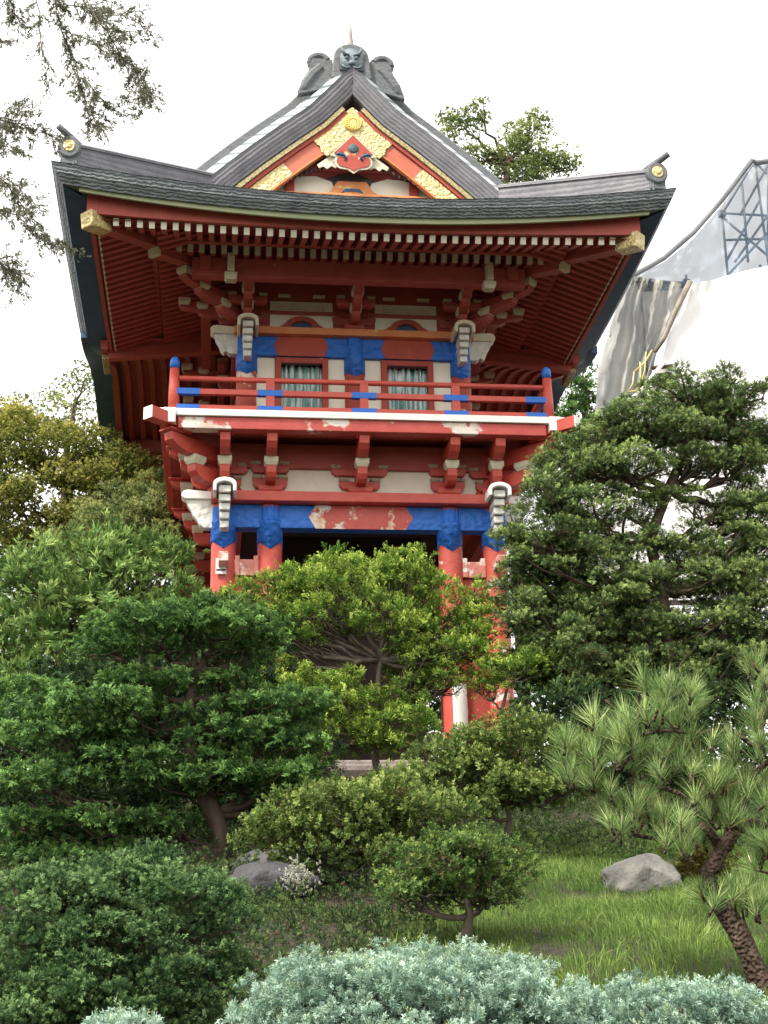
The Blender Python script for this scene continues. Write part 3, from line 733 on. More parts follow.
sheet([(0,9.20),(.045,9.17),(.56,8.66),(.50,8.58),(.46,8.56),(.44,8.47),(.36,8.40),(0,8.77),(-.36,8.40),(-.44,8.47),(-.46,8.56),(-.50,8.58),(-.56,8.66),(-.045,9.17)], .135, .158, 'gilt_peak', GOLD, None, .004)
g = G(); n = 32; vs = []
for (r, yy) in ((0,.10),(.045,.098),(.055,.112),(.10,.105),(.115,.10),(.13,.118),(.13,.135)):
    for k in range(n): vs.append((r*math.cos(2*PI*k/n), yy, 8.96-.02+r*math.sin(2*PI*k/n)))
g.add(vs, [(i*n+k,i*n+(k+1)%n,(i+1)*n+(k+1)%n,(i+1)*n+k) for i in range(6) for k in range(n)])
for k in range(16):
    a = 2*PI*k/16; g.obox((.078*math.cos(a),.098,8.94+.078*math.sin(a)), ((math.cos(a),0,math.sin(a)),(0,1,0),(-math.sin(a),0,math.cos(a))), (.022,.006,.010))
g.make('gilt_crest', GOLDP, gate, 0, False)
# pendant
def circ(cx, cz, r, a0, a1, n=14): return [(cx+r*math.cos(a0+(a1-a0)*k/n), cz+r*math.sin(a0+(a1-a0)*k/n)) for k in range(n+1)]
pend = [(0,8.76),(.40,8.36),(.30,8.34)]+circ(.19,8.26,.13,PI*.35,-PI*.45)+[(.10,8.12),(0,8.05)]
pend = pend+[(-a,b) for a,b in pend[::-1][1:-1]]; pend = [(a*.82, 8.76-(8.76-b)*.88) for a,b in pend]
pc = sheet(pend, .118, .134, 'pendant', CREAM, None, .004)
inner = [(0,8.735),(.33,8.40),(.27,8.385),(.20,8.42),(.16,8.40),(.17,8.34),(.24,8.33)]+circ(.19,8.26,.095,PI*.3,-PI*.42)+[(.09,8.14),(0,8.085)]
inner = inner+[(-a,b) for a,b in inner[::-1][1:-1]]; inner = [(a*.82, 8.76-(8.76-b)*.88) for a,b in inner]
sheet(inner, .108, .117, 'pendant_face', MRED, pc, .003)
g = G()
for s in (-1,1):
    g.tube([(s*.25,.105,8.41),(s*.20,.10,8.43),(s*.13,.10,8.41),(s*.10,.10,8.36),(s*.125,.10,8.33)], [.006,.020,.018,.014,.012], 8)
g.make('pendant_scroll', NAVY, pc, 0, True)
g = G(); vs = []
for (r, yy) in ((0,.085),(.05,.088),(.07,.10),(.075,.108)):
    for k in range(24): vs.append((r*math.cos(2*PI*k/24), yy, 8.52+r*math.sin(2*PI*k/24)))
g.add(vs, [(i*24+k,i*24+(k+1)%24,(i+1)*24+(k+1)%24,(i+1)*24+k) for i in range(3) for k in range(24)])
g.make('pendant_boss', noisy('verdigris boss', (.03,.07,.08),(.06,.12,.13),10), pc, 0, True)
# pale cloud wings beside the pendant
wing = [(.05,8.66),(.50,8.28),(.47,8.23),(.41,8.26),(.36,8.22),(.30,8.27),(.24,8.24),(.18,8.30),(.05,8.36)]
sheet(wing, .17, .185, 'cloud_board', CREAM, None, .004, True)
# gable wall
gw0 = set(bpy.data.objects)
g = G(); g.box(-2.3,2.3,.42,.46,7.3,7.95); g.prism([(-2.0,7.94),(2.0,7.94),(0,9.3)], 'xz', .42, .46); g.make('gable_wall', DRED2, gate)
sheet([(-1.15,7.80),(-.32,7.80),(-.22,7.88),(-.28,8.04),(-.50,8.12),(-.75,8.10),(-1.05,7.96)], .395, .418, 'gable_panel', PLASTER, None, .004)
sheet([(1.15,7.80),(.32,7.80),(.22,7.88),(.28,8.04),(.50,8.12),(.75,8.10),(1.05,7.96)], .395, .418, 'gable_panel', PLASTER, None, .004)
for x in (-.86,.86):
    g = G(); g.box(x-.06,x+.06,.34,.42,7.75,8.20); g.box(x-.11,x+.11,.33,.42,8.12,8.2); g.make('gable_strut', MRED, gate, .006)
sheet([(-.42,7.80),(-.30,7.86),(-.20,8.02),(.20,8.02),(.30,7.86),(.42,7.80)], .33, .394, 'frog_leg_strut', ORANGE, None, .008)
sheet([(-.16,7.83),(-.10,7.90),(.10,7.90),(.16,7.83),(.08,7.855),(-.08,7.855)], .322, .329, 'carved_motif', NAVY, None, .002)
g = G(); g.box(-1.9,1.9,.27,.42,7.62,7.795); g.make('gable_beam', ORANGE, gate, .01)
g = G(); g.box(-1.2,1.2,.36,.42,8.20,8.31); g.make('gable_tie', DRED, gate, .01)
g = G()
for s in (-1,1):
    for k in range(11):
        x = s*(.12+k*.075); g.tube([(x,.24,8.33-k*.035),(x+s*.01,.21,8.22-k*.03)], [.03,.012], 6)
g.make('gable_carving', DARK, gate, 0, True)

for o_ in set(bpy.data.objects)-gw0: o_.location.z += .12
# ridge-end ornament
oni = G()
arch = [(-.29,9.50)]+[(-.25*math.cos(t), 9.86+.22*math.sin(t)) for t in np.linspace(0, PI, 17)]+[(.29,9.50)]
oni.prism(arch, 'xz', .18, .46)
oo = oni.make('ridge_end_ornament', RIDGE, gate, .02)
g = G(); ar2 = [(-.17,9.62)]+[(-.16*math.cos(t), 9.84+.14*math.sin(t)) for t in np.linspace(0, PI, 13)]+[(.17,9.62)]
g.prism(ar2, 'xz', .155, .18)
g.lathe((0,.15,9.70), [(.03,.0),(.05,.02),(.03,.06)], 10)
for s in (-1,1):
    g.tube([(s*.09,.14,9.86),(s*.13,.13,9.92),(s*.155,.14,10.02)], [.03,.02,.004], 8)
    g.lathe((s*.07,.15,9.80), [(.02,0),(.032,.015),(.02,.04)], 10)
    g.tube([(s*.02,.14,9.66),(s*.09,.135,9.645),(s*.14,.14,9.69)], .014, 6)
    g.tube([(s*.03,.14,9.86),(s*.10,.13,9.885)], .016, 6)
g.make('relief_mask', noisy('patinated relief', (.09,.12,.14),(.20,.25,.27),14,.5,.5,40), oo, 0, True)
g = G(); g.tube([(0,.30,10.03),(.005,.30,10.15),(.0,.29,10.32),(.014,.28,10.52)], [.07,.045,.026,.006], 10); g.make('finial_spike', noisy('patina spike',(.22,.2,.17),(.3,.28,.24),8), oo, 0, True)
for s in (-1,1):
    g = G(); pts = []; rad = []
    for k in range(20):                                   # curled wing rolling inwards at the top
        t = k/19; a = 2.6*PI*t; r = .15*(1-t*.75); pts.append((s*(.47-r*math.cos(a+.4)), .30, 9.80+r*math.sin(a+.4))); rad.append(.055-.025*t)
    g.tube(pts, rad, 10)
    for k in range(4):
        o_ = .055*k
        g.tube([(s*(.42+o_*.6),.30,9.74-o_*.6),(s*(.55+o_*.5),.30,9.60-o_*.9),(s*(.62+.3*o_),.30,9.48-o_*.6),(s*.74,.30,9.30)], [.075,.085,.07,.03], 8)
    g.prism([(s*.20,9.42),(s*.27,9.86),(s*.55,9.86),(s*.62,9.60),(s*.76,9.26)], 'xz', .26, .36)
    g.prism([(s*(.47+.13*math.cos(t)), 9.80+.13*math.sin(t)) for t in np.linspace(0, 2*PI, 20, endpoint=False)], 'xz', .28, .34)
    g.make('ornament_wing', RIDGE, oo, .006)
for o_ in [oo]: o_.location = (0,0,.20)
g = G(); g.box(-.34,.34,.24,.5,9.5,9.75); g.make('ornament_seat', RIDGE, gate, .02)
#MARK_END_GATE

# ================================================================== LIGHT AND SKY
SUN_EL, SUN_AZ = math.radians(52), math.radians(232)     # azimuth measured clockwise from +y
w = bpy.data.worlds.new('World'); SC.world = w; w.use_nodes = True; nt = w.node_tree; nt.nodes.clear(); L = nt.links
sky = N(nt, 'ShaderNodeTexSky', sky_type='NISHITA'); sky.sun_disc = False; sky.sun_elevation = SUN_EL; sky.sun_rotation = SUN_AZ
sky.air_density = 1.0; sky.dust_density = 4.0; sky.ozone_density = 1.0
bg = N(nt, 'ShaderNodeBackground'); bg.inputs['Strength'].default_value = .125
out = N(nt, 'ShaderNodeOutputWorld')
# thin bright overcast over the blue: pale cloud layer mixed into the sky colour
tc = N(nt, 'ShaderNodeTexCoord'); n = N(nt, 'ShaderNodeTexNoise', i_Scale=2.2, i_Detail=5.0); L.new(tc.outputs['Generated'], n.inputs['Vector'])
r = ramp(nt, [(.3, (.62,.62,.62)), (.7, (.90,.90,.90))]); L.new(n.outputs['Fac'], r.inputs[0])
mx = N(nt, 'ShaderNodeMix', data_type='RGBA'); L.new(r.outputs[0], mx.inputs[0]); L.new(sky.outputs[0], mx.inputs[6]); mx.inputs[7].default_value = (9.0, 8.7, 8.1, 1)
L.new(mx.outputs[2], bg.inputs[0]); L.new(bg.outputs[0], out.inputs[0])
sd = bpy.data.lights.new('sun', 'SUN'); sd.energy = 3.2; sd.angle = math.radians(10); sd.color = (1, .94, .84)
so = bpy.data.objects.new('sun', sd); COL.objects.link(so)
sdir = Vector((math.sin(SUN_AZ)*math.cos(SUN_EL), math.cos(SUN_AZ)*math.cos(SUN_EL), math.sin(SUN_EL)))
so.rotation_euler = sdir.to_track_quat('Z', 'Y').to_euler()
so.location = (0,0,30)
vs_ = SC.view_settings; vs_.view_transform = 'Standard'; vs_.look = 'None'; vs_.exposure = 1.1; vs_.gamma = 1; vs_.use_curve_mapping = False
SC.render.engine = 'CYCLES'; SC.cycles.max_bounces = 6; SC.cycles.diffuse_bounces = 3; SC.cycles.transparent_max_bounces = 8
SC.cycles.use_denoising = True

# ================================================================== GROUND
def gz(x, y):
    d = y-CAM[1]
    K = [(-60,-3.95),(0,-3.95),(2.2,-3.95),(3.2,-3.1),(4.2,-2.72),(5.6,-2.43),(12,-1.15),(16.2,-.12),(17.5,-.06),(40,.05),(400,2)]
    for (a,b),(c,e) in zip(K, K[1:]):
        if d <= c: z = b+(e-b)*max(0,(d-a))/(c-a); break
    else: z = 2
    if 2.5 < d < 16: z += .07*noise.noise(Vector((x*.9, y*.9, 0)))+.03*noise.noise(Vector((x*3, y*3, 2)))
    return z
def soil_mat():
    m, nt, b = new_mat('soil and moss'); L = nt.links
    tc = N(nt, 'ShaderNodeTexCoord'); n1 = N(nt, 'ShaderNodeTexNoise', i_Scale=1.3, i_Detail=8.0); L.new(tc.outputs['Object'], n1.inputs['Vector'])
    n2 = N(nt, 'ShaderNodeTexNoise', i_Scale=18.0, i_Detail=6.0); L.new(tc.outputs['Object'], n2.inputs['Vector'])
    r = ramp(nt, [(.35, (.022,.016,.011)), (.5, (.038,.030,.020)), (.62, (.03,.05,.016))]); L.new(n1.outputs['Fac'], r.inputs[0])  # soil colour lowered to carry the shade under the cypresses
    r2 = ramp(nt, [(.3, (.5,.5,.5)), (.7, (1.5,1.4,1.3))]); L.new(n2.outputs['Fac'], r2.inputs[0])
    mx = N(nt, 'ShaderNodeMix', data_type='RGBA', blend_type='MULTIPLY'); mx.inputs[0].default_value = 1; L.new(r.outputs[0], mx.inputs[6]); L.new(r2.outputs[0], mx.inputs[7])
    L.new(mx.outputs[2], b.inputs['Base Color']); b.inputs['Roughness'].default_value = .95
    bp = N(nt, 'ShaderNodeBump', i_Strength=.8, i_Distance=.04); L.new(n2.outputs['Fac'], bp.inputs['Height']); L.new(bp.outputs[0], b.inputs['Normal'])
    return m
g = G(); ys_ = [-420,-120,-60,-30]+list(np.linspace(-20,0,110))+[1,3,6,10,16,25,40,70,120,250,600]
xs_ = [-600,-200,-80,-40,-20]+list(np.linspace(-10,10,100))+[20,40,80,200,600]
g.grid([[(x,y,gz(x,y)) for x in xs_] for y in ys_], uv=False); g.uv = {}
o = g.make('ground', soil_mat(), None, 0, True); o['kind'] = 'structure'

# ================================================================== FOLIAGE TOOLS
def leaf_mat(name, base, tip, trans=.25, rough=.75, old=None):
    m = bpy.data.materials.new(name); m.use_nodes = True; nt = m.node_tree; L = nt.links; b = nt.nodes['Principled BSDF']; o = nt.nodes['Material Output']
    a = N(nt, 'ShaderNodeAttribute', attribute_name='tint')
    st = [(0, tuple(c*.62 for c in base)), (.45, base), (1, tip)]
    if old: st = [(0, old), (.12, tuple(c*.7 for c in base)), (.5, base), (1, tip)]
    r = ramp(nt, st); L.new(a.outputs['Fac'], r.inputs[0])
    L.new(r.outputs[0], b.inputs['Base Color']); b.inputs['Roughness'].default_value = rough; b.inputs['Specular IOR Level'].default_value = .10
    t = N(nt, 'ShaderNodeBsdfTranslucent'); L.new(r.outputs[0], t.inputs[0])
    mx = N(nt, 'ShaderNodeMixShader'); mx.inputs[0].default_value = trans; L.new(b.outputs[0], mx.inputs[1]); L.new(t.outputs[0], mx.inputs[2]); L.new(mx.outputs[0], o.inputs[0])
    return m
def bark_mat(name, c1, c2):
    return noisy(name, c1, c2, 9, .9, .9, 30, stretch=(1,1,.25), spec=.1)
BARK = bark_mat('dark brown bark', (.045,.032,.024), (.11,.085,.065))
BARKG = bark_mat('grey brown bark', (.06,.048,.038), (.15,.125,.10))
BARKP = noisy('flaky pine bark', (.030,.022,.018), (.15,.105,.08), 22, .95, .8, 50, stretch=(1,1,.35), spec=.1, emboss=75)

def qd(a, b, c, d, t): return (np.array([a,b,c,d], float), t)
def diamond(p, d, w, nrm, t0, t1=None, wid=.5):
    """one leaf: kite from p along d"""
    p = np.array(p, float); d = np.array(d, float); s = np.cross(d, nrm); s /= (np.linalg.norm(s)+1e-9); 
    return (np.array([p, p+d*wid+s*w/2, p+d, p+d*wid-s*w/2]), t0)
def T_fan(seed, n=7, droop=.25, w=.10, L2=.5):
    r = random.Random(seed); Q = []
    for k in range(n):
        t = .05+.75*k/(n-1); sx = 1 if k % 2 else -1
        p = np.array([t, 0, -droop*t*t]); a = math.radians(38+r.uniform(-8,8)); ln = L2*(1-.55*t)*r.uniform(.8,1.15)
        d = np.array([math.cos(a), sx*math.sin(a), -droop*.6+r.uniform(-.15,.15)])*ln
        Q.append(diamond(p, d, w*1.3, (r.uniform(-.4,.4),r.uniform(-.4,.4),1), .35+.3*t))
    Q.append(diamond((0,0,0), (.55,0,-droop*.3), w*.8, (0,0,1), .25)); Q.append(diamond((.5,0,-droop*.3), (.55,0,-droop*.5), w*1.2, (0,0,1), .8))
    return Q
def T_bush(seed, n=11, w=.16, spread=1.0, L=.55):
    r = random.Random(seed); Q = []
    for k in range(n):
        t = r.uniform(0,.6); a = r.uniform(0,2*PI); e = r.uniform(.15,1.0)*spread
        d = np.array([math.cos(e), math.sin(e)*math.cos(a), math.sin(e)*math.sin(a)])*L*r.uniform(.7,1.2)
        Q.append(diamond((t,0,0), d, w*r.uniform(.8,1.2), (r.gauss(0,1),r.gauss(0,1),r.gauss(0,1)+.5), .25+.5*t+r.uniform(0,.25)))
    return Q
def T_rosette(seed, n=8, w=.20, L=.5):
    r = random.Random(seed); Q = []
    for lev in (0,.35,.6):
        for k in range(n//2 if lev else n//2):
            a = 2*PI*k/(n//2)+r.uniform(-.4,.4)+lev*3; e = 1.15-lev*1.0
            d = np.array([math.cos(e), math.sin(e)*math.cos(a), math.sin(e)*math.sin(a)])*L*(1-.3*lev)*r.uniform(.8,1.15)
            Q.append(diamond((lev,0,0), d, w, np.array([-1,math.cos(a)*.5,math.sin(a)*.5])+np.array([r.gauss(0,.2)]*3), .3+lev*.7))
    return Q
def T_needles(seed, n=90, w=.021, L=1.0, emin=.10, emax=1.05, base=.12):
    r = random.Random(seed); Q = []
    for k in range(n):
        a = r.uniform(0,2*PI); e = emin+(emax-emin)*r.random()**.8; t = r.uniform(-base*3, base)
        d = np.array([math.cos(e), math.sin(e)*math.cos(a), math.sin(e)*math.sin(a)])*L*r.uniform(.75,1.1)
        Q.append(diamond((t,0,0), d, w, (r.gauss(0,1),r.gauss(0,1),r.gauss(0,1)), r.uniform(.3,.9)-.25*(e>.8), None, .25))
    return Q
def T_star(seed, n=16, w=.085, L=.42):
    r = random.Random(seed); Q = []
    for k in range(n):
        t = k/(n-1)*.8; a = k*2.4+r.uniform(-.3,.3); e = 1.1-.55*t
        d = np.array([math.cos(e), math.sin(e)*math.cos(a), math.sin(e)*math.sin(a)])*L*(1-.35*t)*r.uniform(.8,1.1)
        Q.append(diamond((t,0,0), d, w, (r.gauss(0,.5)-1,r.gauss(0,.5),r.gauss(0,.5)), .2+.75*t+r.uniform(-.1,.1)))
    return Q
def T_flat(seed, n=11, w=.20, L=.42, spread=1.1, th=.10, cup=.25):
    r = random.Random(seed); Q = []
    for k in range(n):
        t = r.uniform(-.1,.55); a = r.uniform(-spread,spread); ln = L*r.uniform(.7,1.25)
        d = np.array([math.cos(a), math.sin(a), -cup*abs(a)*.5+r.gauss(0,.12)])*ln
        Q.append(diamond((t, r.gauss(0,.10), r.gauss(0,th)), d, w*r.uniform(.7,1.3), (r.gauss(0,.28),r.gauss(0,.28),1), .2+.55*max(t,0)/.6+r.uniform(0,.3)))
    return Q
KINDS = {
 'scale': [T_flat(s+40, 18, .115, .32, 1.1, .12) for s in range(5)],
 'tuft': [T_flat(s+50, 15, .125, .36, .9, .18) for s in range(5)],
 'plume': [T_flat(s+60, 14, .095, .50, .65, .08) for s in range(5)],
 'spray': [T_flat(s+70, 18, .105, .36, 1.2, .05, .5) for s in range(5)],
 'whorl': [T_flat(s+80, 12, .11, .50, 1.5, .12) for s in range(5)],
 'fan': [T_fan(s) for s in range(4)],
 'fanfine': [T_fan(s+20, 9, .15, .085, .55) for s in range(4)],
 'bush': [T_bush(s) for s in range(4)],
 'fine': [T_bush(s+9, 13, .12, .8, .5) for s in range(4)],
 'rosette': [T_rosette(s) for s in range(4)],
 'maple': [T_bush(s+30, 8, .34, 1.3, .5) for s in range(4)],
 'needles': [T_needles(s) for s in range(5)],
 'star': [T_star(s) for s in range(4)],
}
def unit(v): return v/(np.linalg.norm(v, axis=-1, keepdims=True)+1e-9)
def build_leaves(name, pos, ax, size, kind, mat, parent=None, up=(0,0,1), tint=None, jitter=.12, seed=0, upmix=1.0, upn=.45):
    rng = np.random.default_rng(seed+11); n = len(pos); T = KINDS[kind]; nT = len(T)
    ax = unit(ax); upv = np.array(up); upv = upv[None] if upv.ndim == 1 else upv; upv = unit(upv*upmix+rng.normal(0,upn,(n,3))*(1 if upmix else 3))
    Y = unit(np.cross(upv, ax)); Z = np.cross(ax, Y)
    which = rng.integers(0, nT, n); V = []; F = []; A = []
    if tint is None: tint = rng.uniform(-.15, .15, n)
    for t in range(nT):
        idx = np.where(which == t)[0]
        if not len(idx): continue
        q = np.stack([a for a,_ in T[t]]); tt = np.array([b for _,b in T[t]])      # (Q,4,3)
        B = np.stack([ax[idx], Y[idx], Z[idx]], 1)                                     # (n,3,3)
        P_ = np.einsum('qvk,nkj->nqvj', q, B)*size[idx][:,None,None,None]+pos[idx][:,None,None,:]
        V.append(P_.reshape(-1,3)); A.append((tt[None,:]+tint[idx][:,None]+rng.normal(0,jitter*.5,(len(idx),len(tt)))).reshape(-1))
    V = np.concatenate(V).astype(np.float32); A = np.clip(np.concatenate(A),0,1).astype(np.float32); nf = len(A)
    me = bpy.data.meshes.new(name); me.vertices.add(len(V)); me.vertices.foreach_set('co', V.ravel())
    me.loops.add(nf*4); me.loops.foreach_set('vertex_index', np.arange(nf*4, dtype=np.int32))
    me.polygons.add(nf); me.polygons.foreach_set('loop_start', np.arange(0,nf*4,4,dtype=np.int32)); me.polygons.foreach_set('loop_total', np.full(nf,4,dtype=np.int32))
    at_ = me.attributes.new('tint', 'FLOAT', 'FACE'); at_.data.foreach_set('value', A)
    me.update(calc_edges=True); me.materials.append(mat)
    o = bpy.data.objects.new(name, me); COL.objects.link(o)
    if parent: o.parent = parent
    build_leaves.total = getattr(build_leaves, 'total', 0)+nf
    return o
def sph(rng, n): return unit(rng.normal(size=(n,3)))
def pads_world(pads, d, depth=1.0):
    """(px, py, rx, ry[, extra distance]) in the photo -> centres and radii in the garden"""
    out_ = []
    for p in pads:
        dd = d+(p[4] if len(p) > 4 else 0); s = mpp(dd); c = at(p[0], p[1], dd)
        out_.append((c, np.array([p[2]*s, p[2]*s*depth, p[3]*s])))
    return out_
def crown(pw, spr, density, seed, clump=.40, flat=.75, up=.35, lowcut=-.45, inner=.25, outk=.6, rag=.25, cl_r=None):
    """sprig positions, axes, tints spread over clumps that cover each pad"""
    rng = np.random.default_rng(seed); Pp = []; Aa = []; Tt = []; nodes = []; Nn = []
    for c, r in pw:
        area = (r[0]*r[1]+r[0]*r[2]+r[1]*r[2])*4.2; rs0 = cl_r or clump*min(r[0], r[2]*1.3)
        K = max(3, int(area/(rs0**2*3.8)))
        u = sph(rng, K*3); u = u[u[:,2] > lowcut][:K]
        cc = c+u*r*rng.uniform(.62, 1.0+rag*.4, (len(u),1)); rs = rs0*rng.uniform(.6,1.35,len(u))
        nodes.append((c, cc))
        for j in range(len(u)):
            m = max(5, int(density*rs[j]**2*9/(spr**2)*rng.uniform(.6,1.25)))
            v = sph(rng, m); v[:,2] = np.where((v[:,2] < -.2) & (rng.random(m) < .85), -v[:,2], v[:,2])
            rad = rng.uniform(.45, 1.05, (m,1))
            Pp.append(cc[j]+v*rad*rs[j]*np.array([1,1,flat]))
            tg = rng.normal(0,1,(m,3)); tg -= v*(tg*v).sum(1,keepdims=True); tg = unit(tg)
            Aa.append(tg*.8+v*outk*.7+u[j]*.25+np.array([0,0,up*.6])+rng.normal(0,.15,(m,3)))
            Nn.append(unit(v*.75+u[j]*.35+np.array([0,0,.45])))
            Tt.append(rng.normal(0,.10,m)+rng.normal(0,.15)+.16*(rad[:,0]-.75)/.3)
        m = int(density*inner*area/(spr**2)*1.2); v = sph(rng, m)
        Pp.append(c+v*r*rng.uniform(.1,.75,(m,1))); Aa.append(v+rng.normal(0,.4,(m,3))); Tt.append(rng.normal(-.2,.1,m)); Nn.append(v)  # filler sprigs tinted darker, putting crown-interior shade into the colour
    crown.normals = np.concatenate(Nn)
    return np.concatenate(Pp), np.concatenate(Aa), np.concatenate(Tt), nodes
def limb(a, b, n=6, sag=.12, wob=.07, rng=None):
    a = np.array(a, float); b = np.array(b, float); Lg = np.linalg.norm(b-a); pts = []
    for i in range(n+1):
        t = i/n; p = a+(b-a)*t+np.array([0,0,-sag*Lg*math.sin(PI*t)]); 
        if 0 < i < n: p = p+rng.normal(0, wob*Lg/ n*1.6, 3)
        pts.append(p)
    return pts
def plant(name, label, cat, pads, d, kind, mat, spr_px, trunk=None, density=1.0, seed=0, group=None, depth=1.0, bark=None, twigs=3, tr=.05, clump=.40,
          flat=.75, up=.35, lowcut=-.45, inner=.25, outk=.6, rag=.25, limb_r=.35, cl_px=None, upmix=1.0, limbs=True, hide=None, upn=.22):
    """a tree or shrub: trunk with limbs and twigs, and a crown of sprigs. trunk: pixel path with distances, base first"""
    pw = pads_world(pads, d, depth); spr = spr_px*mpp(d); rng = np.random.default_rng(seed+100)
    if trunk: tp = [at(p[0], p[1], d+(p[2] if len(p) > 2 else 0)) for p in trunk]
    else:
        c = np.mean([p[0] for p in pw], 0); b = np.array([c[0], c[1], gz(c[0], c[1])-.05]); tp = [b, b*.5+c*.5, c]
    base = tp[0].copy(); base[2] = min(base[2], gz(base[0], base[1])) if not trunk or True else base[2]
    if base[2] < tp[0][2]-.02: tp = [base]+tp
    root = empty(name, tuple(base), label, cat, group)
    P_, A_, T_, nodes = crown(pw, spr, density, seed, clump, flat, up, lowcut, inner, outk, rag, cl_px*mpp(d) if cl_px else None)
    NN = crown.normals
    if hide is not None: k = ~hide(P_); P_, A_, T_, NN = P_[k], A_[k], T_[k], NN[k]
    sz = spr*rng.uniform(.55,1.45,len(P_))
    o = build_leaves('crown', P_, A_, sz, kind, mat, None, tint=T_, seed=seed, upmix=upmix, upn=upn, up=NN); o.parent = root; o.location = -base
    g = G(); n = len(tp); g.tube(tp, [tr*(1-.55*i/max(1,n-1)) for i in range(n)], 12, rough=.18, seed=seed)
    t = g.make('trunk', bark or BARK, root, 0, True, loc=-base)
    if limbs:
        g = G()
        for c, cc in nodes:
            # spring from the trunk point below the pad
            k = min(range(len(tp)), key=lambda i: np.linalg.norm(tp[i]-c)+(.6*max(0,tp[i][2]-c[2])*3)); k = max(1 if n > 1 else 0, k)
            L1 = limb(tp[k], c-np.array([0,0,.0]), 6, .10, .10, rng); r0 = tr*limb_r
            g.tube(L1, [r0*(1-.6*i/6) for i in range(7)], 7, rough=.15)
            sel = rng.permutation(len(cc))[:twigs*3]
            for j in sel:
                s = L1[rng.integers(3,7)]; L2 = limb(s, cc[j], 4, .05, .12, rng); g.tube(L2, [r0*.42,r0*.36,r0*.28,r0*.2,r0*.12], 5)
        g.make('limbs', bark or BARK, root, 0, True, loc=-base)
    return root

# ================================================================== PLANTS
M_HINOKI = leaf_mat('dark green flat sprays', (.040,.095,.028), (.18,.32,.085), .22)
M_SHADE = leaf_mat('shade darkened sprays', (.018,.040,.016), (.065,.11,.035), .15)  # leaf colour darkened to paint the shade between the foliage layers
M_CYP = leaf_mat('fresh green feathery sprays', (.09,.175,.045), (.34,.46,.14), .28)
M_BIG = leaf_mat('blue green scale foliage', (.068,.118,.042), (.29,.38,.12), .2, old=(.13,.10,.045))
M_CENTRE = leaf_mat('bright green fine leaves', (.095,.19,.03), (.45,.56,.11), .35)
M_PODO = leaf_mat('olive yellow narrow leaves', (.095,.155,.040), (.33,.40,.12), .28, old=(.11,.10,.04))
M_ROUND = leaf_mat('olive green small leaves', (.075,.14,.038), (.29,.38,.11), .28, old=(.11,.10,.04))
M_MOUND = leaf_mat('mid green juniper sprays', (.038,.088,.032), (.20,.31,.12), .2)
M_BLUE = leaf_mat('silvery blue juniper needles', (.16,.27,.205), (.45,.60,.48), .2)
M_BLUET = leaf_mat('pale green new juniper tips', (.25,.36,.20), (.52,.60,.40), .2)
M_PINE = leaf_mat('green pine needles', (.13,.23,.07), (.52,.64,.26), .25, .4, old=(.24,.17,.07))
M_YEL = leaf_mat('yellow green autumn leaves', (.20,.24,.06), (.56,.52,.15), .35)
M_FAR = leaf_mat('far green leaves', (.16,.22,.08), (.48,.52,.20), .35)
M_FARY = leaf_mat('sunlit yellow leaves', (.45,.42,.04), (.75,.68,.08), .5)
M_HANG = leaf_mat('grey green hanging needles', (.15,.16,.11), (.34,.35,.26), .25)  # needle colour lifted to carry the flare of the sky

# far trees
plant('leafy_tree', 'tall airy green tree rising behind the right slope of the gate roof', 'tree',
      [(462,125,22,22),(478,112,14,14),(520,150,36,30),(548,160,30,22),(500,165,40,28),(455,150,22,25),(535,130,20,16),(568,168,14,10),(510,195,60,30),(440,165,12,14)], 42, 'maple', M_FAR, 4.2,
      trunk=[(510,420),(508,300),(505,210),(508,160)], density=.55, seed=1, tr=.22, clump=.45, limb_r=.3, lowcut=-.8, twigs=2)
plant('pale_tree', 'sparse pale tree against the white sky left of the gate', 'tree',
      [(75,405,34,26),(40,425,30,22),(100,430,24,30),(85,380,20,14),(15,410,22,16)], 30, 'maple', M_FAR, 3.6,
      trunk=[(60,640),(62,520),(68,440),(76,400)], density=.26, seed=2, tr=.10, lowcut=-.9, inner=.1, rag=.8)
plant('autumn_tree', 'yellow green autumn tree at the left edge behind the clipped cypress', 'tree',
      [(30,460,60,38),(85,475,55,38),(130,500,42,36),(50,520,70,40),(10,500,40,50),(120,540,60,35),(30,430,36,22),(150,540,30,40),(95,455,36,24)], 22, 'maple', M_YEL, 4.6,
      trunk=[(60,720),(62,620),(66,540),(70,490)], density=.8, seed=3, tr=.12, clump=.42, lowcut=-.8)
plant('green_tree', 'dull green tree seen under the rear corner of the gate roof', 'tree',
      [(150,505,36,30),(120,520,40,30),(165,540,34,40),(100,560,50,30)], 20.5, 'bush', M_FAR, 6, trunk=[(140,760),(140,600),(142,530)], density=.9, seed=4, tr=.08, inner=.5)
plant('dark_conifer', 'dark conifer between the gate roof and the scaffold netting', 'tree',
      [(585,385,24,50),(575,440,30,50),(600,470,40,60),(560,480,30,50)], 29, 'bush', M_HINOKI, 7, trunk=[(585,700),(585,500),(585,380)], density=.8, seed=5, tr=.15, lowcut=-.9, inner=.5)
plant('sunlit_shrub', 'bright yellow green shrub glowing through the gate passage', 'shrub',
      [(360,670,30,24),(345,705,34,26),(380,720,22,24),(330,735,30,20),(275,750,26,16)], 30, 'maple', M_FARY, 6, density=.9, seed=6, tr=.06, lowcut=-.8, limbs=False)
plant('background_hedge_tree', 'dark green tree closing the view under the balcony at far left', 'tree',
      [(190,640,60,60),(120,640,60,60),(30,620,70,70),(455,700,40,50),(500,720,40,50),(415,720,30,40),(40,720,80,70),(150,730,80,60),(240,700,60,60),(300,690,60,50),(-10,560,30,60)], 26.5, 'bush', M_HINOKI, 9, density=.9, seed=7, tr=.12, lowcut=-.9, inner=.6)

